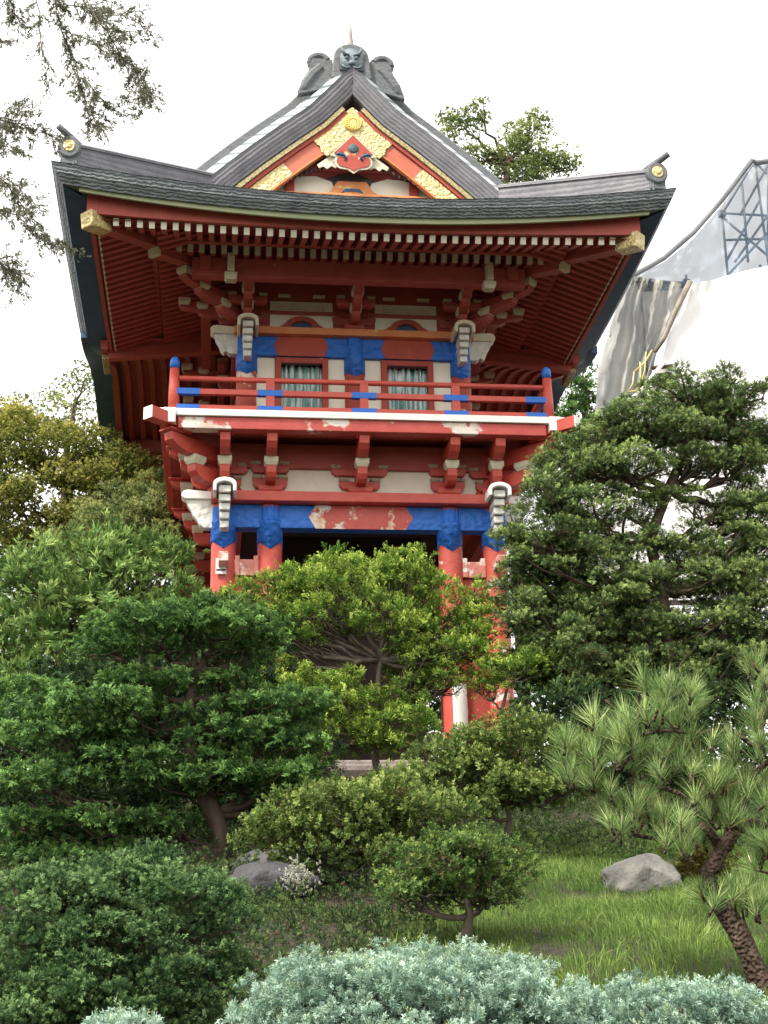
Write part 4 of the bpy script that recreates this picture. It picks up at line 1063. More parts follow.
# hanging conifer branches at the top left
def hanging(label, paths, d, seed, sprn=1.0):
    rng = np.random.default_rng(seed); Pp = []; Aa = []; g = G(); base = at(paths[0][0][0], paths[0][0][1], d)
    root = empty('conifer_branch', tuple(base), label, 'branch', 'thin conifer branches hanging into the sky')
    for path in paths:
        pts = [at(x, y, d+.3*rng.normal()) for x, y in path]
        P2 = []
        for a, b in zip(pts, pts[1:]):
            for t in np.linspace(0,1,6)[:-1]: P2.append(a+(b-a)*t+rng.normal(0,.008,3))
        P2.append(pts[-1]); m = len(P2); g.tube(P2, [.006*(1-.75*i/m) for i in range(m)], 6)
        for i in range(2, m):
            for _ in range(3):
                dr = unit((P2[i]-P2[i-1])[None])[0]*.7+rng.normal(0,.5,3)+np.array([0,0,-.35]); ln = rng.uniform(.05,.20)
                dr = unit(dr[None])[0]; e = P2[i]+dr*ln; g.tube([P2[i], (P2[i]+e)/2+rng.normal(0,.006,3), e], [.0025,.002,.001], 4)
                for q in range(int(13*sprn)):
                    t = rng.uniform(.2,1.08); Pp.append(P2[i]+dr*ln*t+rng.normal(0,.010,3)); Aa.append(dr*.8+rng.normal(0,.5,3)+np.array([0,0,-.2]))
    Pp = np.array(Pp); o = build_leaves('needle_sprays', Pp, np.array(Aa), np.full(len(Pp), .034)*rng.uniform(.7,1.4,len(Pp)), 'fine', M_HANG, None, seed=seed); o.parent = root; o.location = -base
    g.make('twigs', BARKG, root, 0, True, loc=-base)
hanging('long drooping conifer branch reaching furthest right over the sky', [[(52,-20),(62,30),(75,62),(95,92),(112,108),(150,92)],[(62,30),(92,40),(120,55),(140,72),(152,100)],[(40,-15),(70,5),(100,14),(135,12)],[(75,62),(82,90),(90,118),(100,128)],[(95,20),(120,34),(148,30)],[(80,-10),(105,30),(130,65),(145,108)]], 9, 31)
hanging('short conifer branch with hanging twigs in the top left corner', [[(36,-15),(40,30),(46,75)],[(5,-15),(14,10),(18,18)],[(70,-15),(88,5),(112,3)]], 9.3, 32, .8)
hanging('horizontal conifer branch just above the left roof corner', [[(-20,112),(5,122),(28,128),(58,136)],[(-10,118),(15,120),(22,105)],[(-15,135),(5,140),(18,150)],[(-15,40),(3,42)]], 9.2, 33)
hanging('conifer branch crossing beside the left eave', [[(-25,160),(0,178),(22,205),(45,232),(66,242)],[(0,175),(20,188),(35,205)],[(-20,205),(12,212),(40,235)]], 9.1, 34)
hanging('lowest conifer twig beside the left eave', [[(-20,258),(0,262),(18,272),(16,285)],[(-10,258),(12,258)]], 9.25, 35)

# trees and shrubs on the slope
plant('clipped_cypress', 'fresh green feathery cypress at the left edge, in front of the lower left columns', 'cypress',
      [(60,590,62,46),(140,578,50,38),(110,560,42,26),(20,620,45,50),(180,605,30,40),(60,640,70,40),(140,635,60,42),(175,560,16,14),(20,580,30,26),(95,610,70,50),(60,690,70,40),(10,680,40,50)], 14.6, 'plume', M_CYP, 11,
      trunk=[(95,880),(96,760),(98,680),(100,620)], density=.85, seed=10, tr=.09, flat=.9, up=.45, clump=.36, inner=.3)
plant('layered_cypress', 'dark green cypress trained in flat cloud layers left of centre', 'cypress',
      [(150,640,72,22),(215,640,60,24),(185,622,50,16),(252,660,30,18),(110,655,36,14),(95,715,66,20),(150,735,62,24),(60,745,60,22),(235,745,52,22),(290,712,42,20),(275,750,48,20),(250,720,50,20),
       (190,785,66,16),(250,790,64,18),(300,775,36,18),(110,770,60,20),(50,790,60,22),(95,832,62,15),(160,828,40,13),(20,830,40,18),(215,762,36,12),(30,700,40,16,.5),(300,800,34,14),(10,860,34,18),(60,868,50,14),(120,862,40,12),(150,690,44,16),(225,690,36,16)], 9.4, 'spray', M_HINOKI, 9,
      trunk=[(212,880),(222,845),(212,810),(196,770),(188,730),(190,700),(196,670)], density=1.5, seed=11, tr=.075, bark=BARK, flat=.38, up=.05, outk=1.0, lowcut=-.05, clump=.60, inner=.15, depth=1.2, twigs=3, limb_r=.35, upn=.22)
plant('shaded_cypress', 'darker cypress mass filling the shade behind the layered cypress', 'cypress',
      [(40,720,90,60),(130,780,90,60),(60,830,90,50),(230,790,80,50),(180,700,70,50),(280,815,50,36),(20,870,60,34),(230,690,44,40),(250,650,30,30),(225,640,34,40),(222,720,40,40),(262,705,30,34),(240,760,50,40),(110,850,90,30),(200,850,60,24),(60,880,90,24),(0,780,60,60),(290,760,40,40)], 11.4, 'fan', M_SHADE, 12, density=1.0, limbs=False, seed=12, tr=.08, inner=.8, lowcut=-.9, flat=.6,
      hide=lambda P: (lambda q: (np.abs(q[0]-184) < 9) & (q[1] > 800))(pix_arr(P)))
plant('cloud_pruned_shrub', 'bright green cloud pruned shrub in front of the gate passage', 'shrub',
      [(320,588,40,26),(355,585,40,24),(290,610,30,26),(330,620,52,28),(390,592,34,24),(420,585,20,16),(420,612,36,26),(462,634,22,22),(240,602,16,14),(245,628,26,20),(285,590,18,14),(390,632,46,24),(435,650,40,22),(420,672,30,18),
       (295,698,50,20),(340,704,44,22),(385,708,34,18),(300,726,46,20),(395,735,40,26),(455,652,30,24),(472,604,18,20),(452,684,24,16),(478,650,20,24),(425,690,24,14),(230,650,20,16),(222,612,14,16),(258,598,22,16),(268,635,26,20),(385,745,30,22),(300,765,30,14),(480,620,18,22),(262,665,30,18),(400,570,26,16),(345,745,34,18),(300,640,26,12),(250,640,20,12)], 14.4, 'tuft', M_CENTRE, 8,
      trunk=[(374,800),(378,775),(372,740),(376,705),(380,660)], density=1.0, rag=.6, seed=20, tr=.05, bark=BARKG, clump=.42, up=.7, outk=.5, lowcut=-.3, inner=.2, twigs=6, limb_r=.55,
      hide=lambda P: (lambda q: ((q[0]-452)/14)**2+((q[1]-722)/26)**2 < 1)(pix_arr(P)))
plant('side_shrub', 'small bright green shrub branch beside the right gate column', 'shrub',
      [(505,672,34,20),(530,668,24,18),(485,690,20,14),(548,662,10,8)], 14.2, 'tuft', M_CENTRE, 8, trunk=[(500,800),(498,760),(502,710),(508,685)], density=1.0, seed=21, tr=.03, bark=BARKG, up=.6, lowcut=-.2, twigs=5, limb_r=.5)
plant('spreading_cypress', 'large blue green cypress with tiered clumps filling the right side', 'cypress',
      [(690,396,56,26),(735,410,44,30),(640,425,44,28),(600,440,30,24),(660,440,60,24),(745,450,34,34),(575,470,40,30),(620,475,52,28),(545,510,34,36),(590,520,44,32),(690,470,36,20),(530,560,28,40),(575,570,44,36),(530,620,30,44),
       (755,500,26,34),(700,585,46,26),(650,590,44,26),(740,570,36,30),(610,600,40,30),(580,640,44,36),(630,640,44,24),(690,630,52,24),(745,620,36,30),(650,680,60,30),(720,670,50,30),(590,690,46,36),(760,660,26,36),(620,555,24,26),(545,680,40,40,.6),(695,540,16,10),(655,545,20,10),
       (720,432,44,24),(740,470,40,26),(752,525,34,30),(715,512,34,20),(680,560,30,20),(730,555,40,26),(655,500,20,14),(765,560,30,40),(640,520,22,14),(765,450,30,30),(520,600,26,40),(515,540,18,30),(560,540,40,30),(560,660,50,40),(740,600,40,30),(560,600,40,40,.5),(600,660,60,40,.9),(700,670,70,40,.9),(550,640,40,40,.9)], 14.3, 'scale', M_BIG, 5.8,
      trunk=[(672,790),(674,720),(668,650),(660,590),(650,540),(668,490),(690,440)], density=1.35, seed=22, tr=.10, clump=.34, up=.7, outk=.7, lowcut=-.3, inner=.45, flat=.62, cl_px=14, twigs=4, limb_r=.45)
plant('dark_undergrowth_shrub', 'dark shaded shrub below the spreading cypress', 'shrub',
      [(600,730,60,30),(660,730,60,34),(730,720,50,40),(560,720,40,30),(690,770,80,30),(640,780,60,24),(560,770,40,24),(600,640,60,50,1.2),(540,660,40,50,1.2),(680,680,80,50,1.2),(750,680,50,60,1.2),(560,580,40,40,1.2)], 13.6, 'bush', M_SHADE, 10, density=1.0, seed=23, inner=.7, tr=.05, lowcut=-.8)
plant('olive_shrub', 'wide olive green shrub with upright shoots at the centre of the slope', 'shrub',
      [(334, 828, 62.4, 32.3), (294, 846, 32.3, 27.7), (389, 816, 50.9, 27.7), (364, 856, 57.8, 27.7), (424, 831, 34.7, 32.3), (314, 866, 41.6, 16.2), (354, 806, 46.3, 20.8)], 8.3, 'rosette', M_PODO, 8,
      trunk=[(372,905),(370,875),(368,850)], density=.85, seed=24, rag=1.1, tr=.025, up=.9, outk=.4, lowcut=-.15, clump=.5, twigs=6, limb_r=.5, bark=BARKG)
plant('leaning_shrub', 'olive shrub with a leaning dark trunk right of centre above the grass', 'shrub',
      [(502, 768, 59.8, 34.5), (467, 786, 34.5, 34.5), (542, 771, 39.1, 29.9), (522, 801, 52.9, 23.0), (477, 811, 34.5, 20.7), (562, 796, 25.3, 20.7), (442, 771, 27.6, 20.7), (497, 744, 34.5, 20.7)], 9.6, 'rosette', M_PODO, 7.5,
      trunk=[(508,858),(506,838),(510,820),(505,800)], density=.85, seed=25, rag=1.1, tr=.03, up=.9, outk=.45, lowcut=-.15, clump=.5, twigs=7, limb_r=.5, bark=BARK)
plant('round_shrub', 'small round headed shrub with bare forked stems nearest the blue juniper', 'shrub',
      [(434, 872, 43.4, 23.0), (474, 860, 35.5, 17.7), (504, 878, 25.6, 21.3), (404, 895, 25.6, 17.7), (449, 895, 47.3, 17.7), (489, 899, 29.6, 12.4), (454, 855, 33.5, 12.4)], 6.65, 'rosette', M_ROUND, 7.5,
      trunk=[(464,950),(466,935),(470,915),(466,890)], density=.9, seed=26, rag=1.1, tr=.032, up=.6, outk=.5, lowcut=-.2, clump=.5, twigs=7, limb_r=.55, bark=BARKG)
plant('juniper_mound', 'broad green juniper mound in the bottom left corner', 'juniper',
      [(70,940,60,50),(130,900,50,34),(120,960,80,60),(190,925,46,44),(30,985,50,50),(190,980,50,50),(225,930,26,40),(140,880,24,18),(60,905,30,20),(90,1010,90,40),(190,1030,40,30),(205,890,24,16),(22,905,40,30),(50,890,30,22),(230,980,18,30),(10,1030,50,40),(60,1020,70,40),(150,1010,60,44),(110,895,50,30),(150,870,30,20),(80,900,40,26)], 4.9, 'scale', M_MOUND, 6.5,
      density=1.1, seed=27, tr=.03, clump=.30, up=.5, outk=.8, lowcut=-.2, inner=.35, limbs=True, twigs=3, cl_px=15)
def blue(label, pads, d, seed):
    pw = pads_world(pads, d, .9); c = np.mean([p[0] for p in pw],0); base = np.array([c[0],c[1],gz(c[0],c[1])])
    root = empty('blue_juniper', tuple(base), label, 'juniper', 'low blue junipers along the front')
    rng = np.random.default_rng(seed)
    spr = 8.5*mpp(d); P_, A_, T_, nodes = crown(pw, spr, 1.0, seed, up=.55, lowcut=0, inner=.3, outk=.9, cl_r=13*mpp(d), rag=.25)
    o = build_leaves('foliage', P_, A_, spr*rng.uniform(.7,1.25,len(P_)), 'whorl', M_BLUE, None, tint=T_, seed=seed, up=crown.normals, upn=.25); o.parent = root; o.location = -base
    k = rng.random(len(P_)) < .07; P2 = P_[k]+np.array([0,0,.012]); 
    o = build_leaves('new_shoots', P2, A_[k]*.3+np.array([0,0,1.]), spr*rng.uniform(.8,1.3,k.sum()), 'star', M_BLUET, None, seed=seed+1); o.parent = root; o.location = -base
    g = G()
    for c_, cc in nodes:
        for j in range(0, len(cc), 4): L1 = limb(np.array([c_[0],c_[1]+.05,gz(c_[0],c_[1])-.02]), c_+(cc[j]-c_)*.7, 4, -.05, .1, rng); g.tube(L1, [.012,.010,.007,.005,.003], 5)
    g.make('stems', BARKG, root, 0, True, loc=-base)
blue('wide silvery blue juniper mound at the bottom centre', [(420,1020,120,58),(330,1020,80,50),(500,1020,80,50),(280,1030,50,44),(420,1000,100,34),(560,1030,50,32),(370,990,56,24),(470,985,66,22),(400,1060,150,50),(540,1060,90,40),(300,1060,70,40)], 4.4, 41)
blue('silvery blue juniper mound at the bottom right below the pine', [(660,1028,66,40),(720,1024,50,34),(610,1034,44,32),(680,1010,44,20),(690,1062,100,40),(770,1050,30,30)], 4.3, 42)
blue('low strip of blue juniper at the bottom beside the green mound', [(125,1040,40,18),(95,1044,28,16)], 4.2, 43)

# pine ------------------------------------------------------------
def pine():
    d = 5.5; base = at(770,1012,d); root = empty('black_pine', tuple(base), 'crooked pine with spiky needle tufts and a dark leaning trunk at the right edge', 'pine')
    rng = np.random.default_rng(50)
    tp = [(778,1030),(764,985),(738,930),(716,900),(708,872),(722,848),(738,828)]
    g = G(); pts = []
    for i in range(len(tp)-1):
        for t in np.linspace(0,1,5)[:-1]:
            a = at(*tp[i], d); b = at(*tp[i+1], d); pts.append(a+(b-a)*t+rng.normal(0,.004,3))
    pts.append(at(*tp[-1], d)); m = len(pts); g.tube(pts, [.044*(1-.42*i/m) for i in range(m)], 14, rough=.3, seed=5)
    g.make('trunk', BARKP, root, 0, True, loc=-base)
    limbs = [([(722,858),(716,840),(700,822),(694,800),(706,780)],.020),([(738,830),(750,822),(765,826),(790,820)],.022),([(738,828),(735,800),(748,780),(770,760)],.018),
             ([(796,745),(768,742),(752,745),(735,732),(716,730),(700,733),(680,732),(664,730)],.012),([(735,735),(732,750),(745,752)],.010),
             ([(702,820),(672,842),(650,838),(634,835),(630,822)],.010),([(664,730),(640,735),(625,750),(614,775)],.010),([(625,750),(622,730),(616,712),(606,700)],.010),
             ([(640,735),(638,712),(640,690)],.009),([(614,775),(596,765),(580,752)],.008),([(760,742),(765,715),(772,690)],.010),([(640,780),(655,770),(680,765)],.007),([(708,880),(720,890),(742,880)],.012),([(694,800),(670,790),(650,785),(630,790)],.010)]
    g = G(); 
    for path, r in limbs:
        pp = []
        for a, b in zip(path, path[1:]):
            for t in np.linspace(0,1,4)[:-1]: pp.append(at(a[0]+(b[0]-a[0])*t, a[1]+(b[1]-a[1])*t, d+.03*rng.normal()))
        pp.append(at(*path[-1], d)); m = len(pp); g.tube(pp, [r*(1-.45*i/m) for i in range(m)], 9, rough=.25)
    g.make('limbs', BARKP, root, 0, True, loc=-base)
    # tufts: (px, py, size px, lean)
    T = []
    for (cx, cy, rx, ry, n) in [(668,695,34,22,13),(640,700,20,18,6),(610,735,34,26,14),(580,745,26,24,9),(640,740,30,24,9),(600,770,40,18,8),(665,760,34,20,8),(700,745,24,18,5),(625,810,30,16,10),(660,825,34,16,11),(690,840,20,14,5),(640,790,30,14,6),
                                (715,790,26,24,11),(722,815,26,14,7),(760,690,16,18,6),(755,665,22,12,4),(765,720,18,20,5),(760,780,16,20,6),(740,770,20,20,4),(765,860,18,26,8),(742,895,28,16,10),(718,890,20,14,5),(760,905,20,16,5),(765,830,16,20,5),(745,745,26,14,4),(685,715,18,12,3),(570,770,16,10,3)]:
        for _ in range(n):
            a = rng.uniform(0,2*PI); q = math.sqrt(rng.random()); x = cx+rx*q*math.cos(a); y = cy+ry*q*math.sin(a)
            T.append((x, y, (x-cx)/max(rx,1), (y-cy)/max(ry,1)))
    Pp = np.array([at(x, y+6, d+rng.uniform(-.18,.18)) for x,y,_,_ in T])
    Aa = np.array([CR*(.55*u+rng.normal(0,.22))+np.array([0,0,1.])*(1.25-.3*v)+rng.normal(0,.18,3) for _,_,u,v in T])
    o = build_leaves('needle_tufts', Pp, Aa, rng.uniform(.085,.125,len(Pp)), 'needles', M_PINE, None, tint=rng.normal(0,.14,len(Pp)), seed=51, upmix=0); o.parent = root; o.location = -base
    g = G()
    for i, (p, a) in enumerate(zip(Pp, unit(Aa))):
        g.tube([p-a*.05+rng.normal(0,.01,3), p-a*.01, p+a*.02], [.006,.005,.003], 5)
        if rng.random() < .35: g.tube([p, p+a*.03+np.array([0,0,.02])], [.0035,.0012], 5, 1)
    M_C = noisy('pale candle buds', (.42,.36,.24), (.60,.54,.40), 8, .6, .2)
    g.make('twigs', [BARKP, M_C], root, 0, True, loc=-base)
pine()

# rocks -------------------------------------------------------------
def rock(label, px, py, d, r, seed, c1, c2, group=None, lich=None):
    import bmesh
    p = at(px, py, d); bm = bmesh.new(); bmesh.ops.create_icosphere(bm, subdivisions=5, radius=1)
    for v in bm.verts:
        n_ = v.co.normalized(); s = 1+.22*noise.noise(n_*1.4+Vector((seed,0,0)))+.10*noise.noise(n_*3.5+Vector((0,seed,0)))+.03*noise.noise(n_*12)+.012*noise.noise(n_*40)
        f = n_*s; f = Vector((f.x*r[0], f.y*r[1], f.z*r[2]))
        for pl, dd in ((Vector((.5,-.6,.6)),.80),(Vector((-.6,-.5,.4)),.85),(Vector((.1,-.95,-.1)),.78)):
            pn = pl.normalized(); q = Vector((f.x/r[0], f.y/r[1], f.z/r[2])).dot(pn)
            if q > dd: f -= Vector((pn.x*r[0], pn.y*r[1], pn.z*r[2]))*(q-dd)*.8
        v.co = f
    me = bpy.data.meshes.new('rock'); bm.to_mesh(me); bm.free()
    m = noisy('rough grey stone', c1, c2, 4, .9, .9, 26, peel=lich, peel_c=((.40,.42,.36),(.55,.56,.50)), peel_scale=6) if lich else noisy('rough grey stone', c1, c2, 4, .9, .9, 26)
    me.materials.append(m); me.polygons.foreach_set('use_smooth', [True]*len(me.polygons))
    o = bpy.data.objects.new('rock', me); COL.objects.link(o); o.location = p; tag(o, label, 'rock', group); return o
rock('grey boulder standing in the grass behind the pine', 643, 884, 8.3, (.235,.20,.165), 3, (.05,.048,.045), (.19,.185,.17), 'boulders on the slope', .66)
rock('dark flat boulder in the shade left of the round shrub', 268, 884, 8.1, (.26,.2,.11), 8, (.035,.035,.04), (.07,.07,.075), 'boulders on the slope')
rock('long grey boulder behind the dark flat boulder', 285, 872, 8.9, (.36,.22,.14), 5, (.045,.045,.05), (.10,.098,.095), 'boulders on the slope')
# white lichen rosette on the boulder side
def patch(name, label, cat, px, py, d, n, spread, size, mat, kind='rosette', kindtag=None, seed=0):
    rng = np.random.default_rng(seed); c = at(px, py, d)
    P_ = np.array([at(px+rng.normal(0,spread[0]), py+rng.normal(0,spread[1]), d+rng.normal(0,.02)) for _ in range(n)])
    o = build_leaves(name, P_-c, np.tile(np.array([[0,-.6,.8]]),(n,1))+rng.normal(0,.4,(n,3)), size*rng.uniform(.7,1.3,n), kind, mat, None, seed=seed)
    o.location = c; tag(o, label, cat, None, kindtag)
M_LICH = leaf_mat('pale stonecrop', (.36,.37,.30), (.62,.62,.55), .1)
patch('stonecrop_clump', 'small pale stonecrop clump against the dark boulder', 'plant', 298, 880, 7.95, 260, (8,8), .022, M_LICH, seed=61)
# fern brown clump by the rock
M_BRN = leaf_mat('rusty green fern fronds', (.08,.07,.02), (.20,.15,.04), .3)
patch('rusty_fern', 'rusty green fern clump leaning on the grey boulder', 'fern', 702, 872, 8.35, 600, (16,12), .06, M_BRN, 'fan', seed=62)

# grass and ground cover ------------------------------------------------
def grass(name, label, n, test, hmin, hmax, wid, mat, seed, lean=.35, group=None):
    rng = np.random.default_rng(seed); V = []; A = []; cnt = 0
    X = rng.uniform(-3.5, 4.5, n*3); Y = CAM[1]+4.8+rng.random(n*3)**.8*8.9
    px, py = pix_arr(np.stack([X, Y, np.array([gz(a,b) for a,b in zip(X,Y)])],1))
    k = test(px, py, Y-CAM[1]); X, Y = X[k][:n], Y[k][:n]
    Z = np.array([gz(a,b) for a,b in zip(X,Y)]); m = len(X)
    tuft = np.array([noise.noise(Vector((a*1.6,b*1.6,3))) for a,b in zip(X,Y)]); t2 = np.array([noise.noise(Vector((a*5,b*5,8))) for a,b in zip(X,Y)])
    h = rng.uniform(hmin,hmax,m)*(1+.75*tuft+.6*t2); h = np.maximum(h, hmin*.4)
    az = rng.uniform(0,2*PI,m)*.5+t2*5+1.0; ln = np.abs(rng.normal(lean,.25,m))
    D = np.stack([np.cos(az), np.sin(az), np.zeros(m)],1); S = np.stack([np.sin(az+rng.normal(0,1,m)), np.cos(az), np.zeros(m)],1)*wid
    B = np.stack([X,Y,Z-.01],1)
    P0 = B-S/2; P1 = B+S/2; M1 = B+D*(h*ln*.35)[:,None]+np.array([0,0,1.])*(h*.6)[:,None]; T = B+D*(h*ln)[:,None]+np.array([0,0,1.])*(h*(1-.25*ln))[:,None]
    q1 = np.stack([P0,P1,M1+S*.4,M1-S*.4],1); q2 = np.stack([M1-S*.4,M1+S*.4,T+S*.06,T-S*.06],1)
    V = np.concatenate([q1,q2]).reshape(-1,3).astype(np.float32); base = np.clip(.42+.35*tuft+.35*t2+rng.normal(0,.14,m),0,1); A = np.concatenate([base*.8,np.clip(base+.12,0,1)]).astype(np.float32); nf = len(A)
    me = bpy.data.meshes.new(name); me.vertices.add(len(V)); me.vertices.foreach_set('co', V.ravel()); me.loops.add(nf*4); me.loops.foreach_set('vertex_index', np.arange(nf*4,dtype=np.int32))
    me.polygons.add(nf); me.polygons.foreach_set('loop_start', np.arange(0,nf*4,4,dtype=np.int32)); me.polygons.foreach_set('loop_total', np.full(nf,4,dtype=np.int32))
    a_ = me.attributes.new('tint','FLOAT','FACE'); a_.data.foreach_set('value', A); me.update(calc_edges=True); me.materials.append(mat)
    o = bpy.data.objects.new(name, me); COL.objects.link(o); tag(o, label, 'grass', None, 'stuff'); return o
M_GR = leaf_mat('bright lawn grass', (.10,.175,.04), (.31,.42,.12), .35)
M_GR2 = leaf_mat('thin shaded grass', (.055,.095,.025), (.20,.22,.07), .3, old=(.12,.09,.05))
grass('grass', 'long bright green grass on the slope around the boulder', 140000, lambda x,y,d: (x > 425+np.clip(900-y,-100,60)*.55+12*np.sin(y*.2)) & (x < 830) & (y > 838+np.maximum(0,(x-560))*-.05) & (d > 4.9), .03, .09, .0042, M_GR, 71)
grass('sparse_grass', 'thin shaded grass between the shrubs left of the round shrub', 16000, lambda x,y,d: (x > 235) & (x < 470) & (y > 880) & (d > 5.2), .03, .08, .005, M_GR2, 72)
def cover(name, label, n, test, size, mat, kind, seed, hgt=.05):
    rng = np.random.default_rng(seed); X = rng.uniform(-4,5,n*4); Y = CAM[1]+5+rng.random(n*4)*9; Z = np.array([gz(a,b) for a,b in zip(X,Y)])
    px, py = pix_arr(np.stack([X,Y,Z],1)); k = test(px,py,Y-CAM[1]); P_ = np.stack([X,Y,Z],1)[k][:n]; m = len(P_)
    P_[:,2] += rng.random(m)*hgt*(1+np.array([noise.noise(Vector((a*2,b*2,1))) for a,b,_ in P_]))
    o = build_leaves(name, P_, np.array([[0,0,1.]])+rng.normal(0,.5,(m,3)), size*rng.uniform(.6,1.4,m), kind, mat, None, tint=rng.normal(0,.2,m), seed=seed); tag(o, label, 'ground cover', None, 'stuff')
M_CV = leaf_mat('dull ground cover leaves', (.04,.075,.026), (.14,.19,.07), .25, old=(.10,.06,.04))
cover('ground_cover', 'low leafy ground cover below the cypresses and shrubs', 22000, lambda x,y,d: ((x < 440) | (y < 866)) & (x > -40) & (x < 800) & (y > 770), .045, M_CV, 'rosette', 73, .10)
cover('leaf_litter', 'brown fallen leaves between the mounds', 5000, lambda x,y,d: (x < 520) & (x > 150) & (y > 900), .022, leaf_mat('brown litter', (.06,.04,.025), (.16,.10,.06), .1), 'maple', 74, .01)
# red azalea blooms low in the shade
def flower(px, py, d, s, label):
    g = G(); p = at(px, py, d)
    for k in range(5):
        a = 2*PI*k/5; u = np.array([math.cos(a), -.35, math.sin(a)]); v = np.array([-math.sin(a), 0, math.cos(a)])
        g.add([np.zeros(3), u*s*.6+v*s*.35+np.array([0,-.1*s,0]), u*s, u*s*.6-v*s*.35+np.array([0,-.1*s,0])], [(0,1,2,3)])
    g.tube([(0,.0,0),(0,-.3*s,.1*s)], s*.06, 5)
    o = g.make('flower', noisy('coral petals', (.62,.10,.06), (.75,.18,.10), 8, .6, .1), None, 0, False, loc=tuple(p)); tag(o, label, 'flower', 'coral flowers in the shade')
flower(244, 816, 11.0, .035, 'coral flower in the shade under the layered cypress')

# things at the gate foot --------------------------------------------
b = empty('bag', tuple(at(434,742,16.3)), 'dark bag with a pale curved band resting at the foot of the gate', 'bag')
g = G(); g.lathe((0,0,0), [(.10,-.06),(.13,-.02),(.12,.06),(.08,.12),(.02,.15)], 16); g.make('bag_body', noisy('black cloth', (.012,.013,.02), (.03,.032,.045), 6, .8, .3), b, 0, True)
g = G(); g.tube([(.125*math.cos(t), -.09, -.02+.125*math.sin(t)) for t in np.linspace(.1,PI-.1,12)], .014, 8); g.make('band', WHITE, b, 0, True)
g = G(); g.tube([(-.05,0,.13),(-.04,0,.20),(.04,0,.20),(.05,0,.13)], .01, 6); g.make('handle', DARK, b, 0, True)

# ================================================================== SCAFFOLD AND SHEETED ROOF, right
YS = 8.0
def S(px, py, y=YS): 
    return at(px, py, y-CAM[1])
root = empty('scaffold', tuple(S(720,900)), 'grey tube scaffold frame behind the netting at upper right', 'scaffold')
STEEL = noisy('galvanised tube', (.34,.35,.37), (.48,.49,.51), 8, .6, .2, 30)
def pole(a, b, name='scaffold_tube', r=.026):
    g = G(); g.tube([a, b], r, 12); o = g.make(name, STEEL, root, 0, True); o.matrix_parent_inverse = Matrix.Translation(-Vector(root.location)); return o
for a, b in (((755,162),(772,290)),((722,214),(728,278)),((720,215),(775,262)),((722,213),(790,217)),((760,200),(726,262)),((768,232),(728,275)),((756,163),(800,205)),((630,281),(686,283)),((686,275),(686,292)),((752,165),(722,214)),((768,170),(768,262)),((790,160),(790,290)),((800,90),(800,300)),((742,184),(748,262)),((724,240),(800,238)),((740,215),(768,165)),((735,262),(768,215))):
    pole(S(*a), S(*b))
for px_ in (640,686,760,800,860):
    pole(S(px_, 283 if px_ < 700 else 265, YS+.25), np.array([S(px_,300,YS+.25)[0], YS+.25, -.1]))
for p in ((630,281),(686,283),(722,214),(755,163)):
    g = G(); q = S(*p); g.obox(q, (np.array([1,0,0]),np.array([0,1,0]),np.array([0,0,1])), (.07,.07,.06)); o = g.make('coupler', STEEL, root, .01); o.matrix_parent_inverse = Matrix.Translation(-Vector(root.location))
# netting
def net_mat(name, c1, c2, alpha, seed):
    m = bpy.data.materials.new(name); m.use_nodes = True; nt = m.node_tree; L = nt.links; b = nt.nodes['Principled BSDF']; o = nt.nodes['Material Output']
    tc = N(nt, 'ShaderNodeTexCoord'); mp = N(nt, 'ShaderNodeMapping'); mp.inputs['Scale'].default_value = (1,1,.5); L.new(tc.outputs['Object'], mp.inputs[0])
    n_ = N(nt, 'ShaderNodeTexNoise', i_Scale=1.3, i_Detail=5.0); L.new(mp.outputs[0], n_.inputs['Vector'])
    r = ramp(nt, [(.35, c1), (.6, c2)]); L.new(n_.outputs['Fac'], r.inputs[0]); L.new(r.outputs[0], b.inputs['Base Color']); b.inputs['Roughness'].default_value = .5
    tr = N(nt, 'ShaderNodeBsdfTransparent'); tl = N(nt, 'ShaderNodeBsdfTranslucent'); L.new(r.outputs[0], tl.inputs[0])
    m1 = N(nt, 'ShaderNodeMixShader'); m1.inputs[0].default_value = .4; L.new(b.outputs[0], m1.inputs[1]); L.new(tl.outputs[0], m1.inputs[2])
    m2 = N(nt, 'ShaderNodeMixShader'); m2.inputs[0].default_value = alpha; L.new(tr.outputs[0], m2.inputs[1]); L.new(m1.outputs[0], m2.inputs[2]); L.new(m2.outputs[0], o.inputs[0])
    return m
def cloth(rows_px, y, wav, seed, folds=9, nsub=14, amp=.10):
    """rows of pixel outlines -> hanging cloth with folds in depth"""
    rows = []; R_ = len(rows_px)
    for i in range((R_-1)*nsub+1):
        t = i/nsub; a = min(int(t), R_-2); f = t-a; ra, rb = rows_px[a], rows_px[a+1]; C = len(ra); row = []
        for j in range((C-1)*nsub+1):
            s = j/nsub; b_ = min(int(s), C-2); q = s-b_
            def lp(r): return (r[b_][0]+(r[b_+1][0]-r[b_][0])*q, r[b_][1]+(r[b_+1][1]-r[b_][1])*q)
            p0, p1 = lp(ra), lp(rb); x = p0[0]+(p1[0]-p0[0])*f; yy = p0[1]+(p1[1]-p0[1])*f
            dz = amp*(math.sin(s*folds+seed+.6*math.sin(t*3))+.5*noise.noise(Vector((s*3,t*2,seed)))*2+.35*noise.noise(Vector((s*9,t*6,seed))))
            row.append(S(x, yy, y+dz))
        rows.append(row)
    return rows
NETC = net_mat('thin blue grey debris netting', (.045,.075,.12), (.12,.175,.245), .72, 1)
NETD = net_mat('folded grey netting', (.16,.17,.17), (.44,.43,.39), .92, 2)
NETE = net_mat('hem of doubled netting', (.20,.21,.23), (.34,.35,.37), .9, 3)
net = empty('debris_netting', tuple(S(700,600)), 'sagging blue grey debris netting stretched over the scaffold at upper right', 'netting')
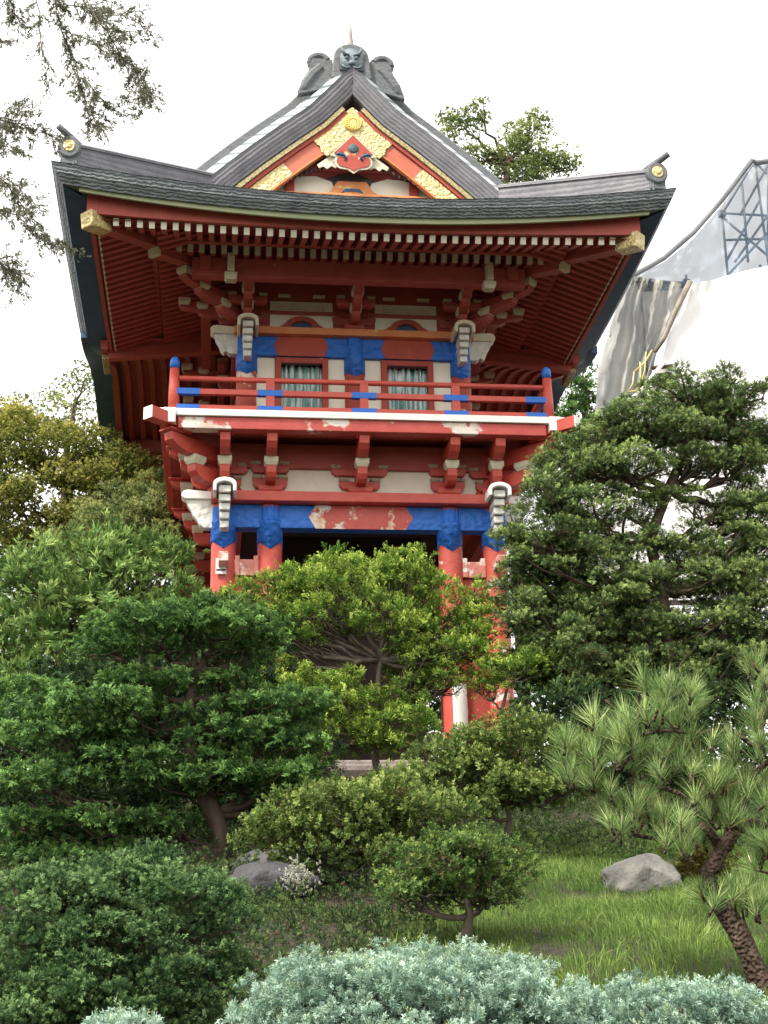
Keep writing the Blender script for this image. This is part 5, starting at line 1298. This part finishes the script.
def nobj(name, rows, mat):
    g = G(); g.grid(rows, uv=False); g.uv = {}; o = g.make(name, mat, net, 0, True); o.matrix_parent_inverse = Matrix.Translation(-Vector(net.location)); return o
nobj('upper_sheet', cloth([[(634,276),(664,262),(694,238),(722,205),(752,162),(800,158)],[(636,283),(668,276),(700,262),(728,244),(762,225),(800,220)],[(640,292),(670,290),(700,286),(730,276),(770,266),(800,262)]], YS-.25, 0, 1, 5, 12, .12), NETC)
nobj('hanging_sheet', cloth([[(630,276),(640,277),(654,279),(670,281),(688,284)],[(612,320),(630,318),(645,320),(662,318),(680,312)],[(598,370),(622,365),(640,360),(652,352),(664,340)],[(594,430),(616,428),(632,415),(640,400),(648,385)],[(594,480),(612,480),(630,470),(640,450),(646,430)]], YS-.35, 0, 2, 6.5, 12, .26), NETD)
he = [(630,277),(664,258),(694,232),(722,200),(752,160),(756,163),(800,156)]
g = G(); g.tube([S(x,y,YS-.36) for x,y in he], .055, 8); o = g.make('hem', NETE, net, 0, True); o.matrix_parent_inverse = Matrix.Translation(-Vector(net.location))
# second, taller netted bay behind, at the edge
# white sheeted roof
SHW = noisy('white plastic sheeting', (.80,.80,.80), (.86,.86,.85), 1.5, .4, .5, 5)
sr = empty('sheeted_roof', tuple(S(720,600,6.6)), 'large white plastic sheet covering a roof behind the spreading cypress', 'covered roof')
rows = cloth([[(690,284),(712,280),(740,272),(775,264),(840,250)],[(664,340),(700,335),(740,330),(780,325),(850,310)],[(652,390),(690,400),(740,400),(790,400),(860,400)],[(600,440),(660,470),(740,470),(790,470),(860,470)],[(560,600),(640,600),(740,600),(800,600),(860,600)]], 6.6, 0, 4, 3, 10, .05)
g = G(); g.grid(rows, uv=False); g.uv = {}; back = [[(p[0],p[1]+.4,p[2]) for p in r] for r in rows]; g.grid(back, uv=False); g.uv = {}
o = g.make('sheet', SHW, sr, 0, True); o.matrix_parent_inverse = Matrix.Translation(-Vector(sr.location))
# timber batten / rolled edge and yellow strap on the sheet's left edge
g = G(); g.tube([S(690,282,6.45),S(676,310,6.45),S(664,338,6.45),S(655,352,6.45)], [.06,.055,.05,.04], 8); o = g.make('edge_roll', noisy('brown grey rolled edge', (.12,.10,.08), (.25,.22,.18), 6), sr, 0, True); o.matrix_parent_inverse = Matrix.Translation(-Vector(sr.location))
g = G(); YLW = noisy('yellow strap', (.50,.40,.10), (.60,.50,.18), 6)
for a, b in (((652,350),(634,372)),((634,372),(628,392)),((640,362),(638,390)),((646,352),(640,386)),((628,392),(640,386))): g.tube([S(*a,6.4), (S(*a,6.4)+S(*b,6.4))/2+np.array([.03,0,-.03]), S(*b,6.4)], .013, 6)
o = g.make('strap', YLW, sr, 0, True); o.matrix_parent_inverse = Matrix.Translation(-Vector(sr.location))
g = G(); g.tube([S(664,362,6.42), S(640,392,6.42), S(618,410,6.42)], .04, 8); o = g.make('pale_pole', WHITE, sr, 0, True); o.matrix_parent_inverse = Matrix.Translation(-Vector(sr.location))
g = G()
for k in range(3): g.tube([S(652,368+k*8,6.5), S(672,366+k*8,6.5)], .04, 6)
o = g.make('batten', BARK, sr, 0, True); o.matrix_parent_inverse = Matrix.Translation(-Vector(sr.location))
print('leaf faces', build_leaves.total)
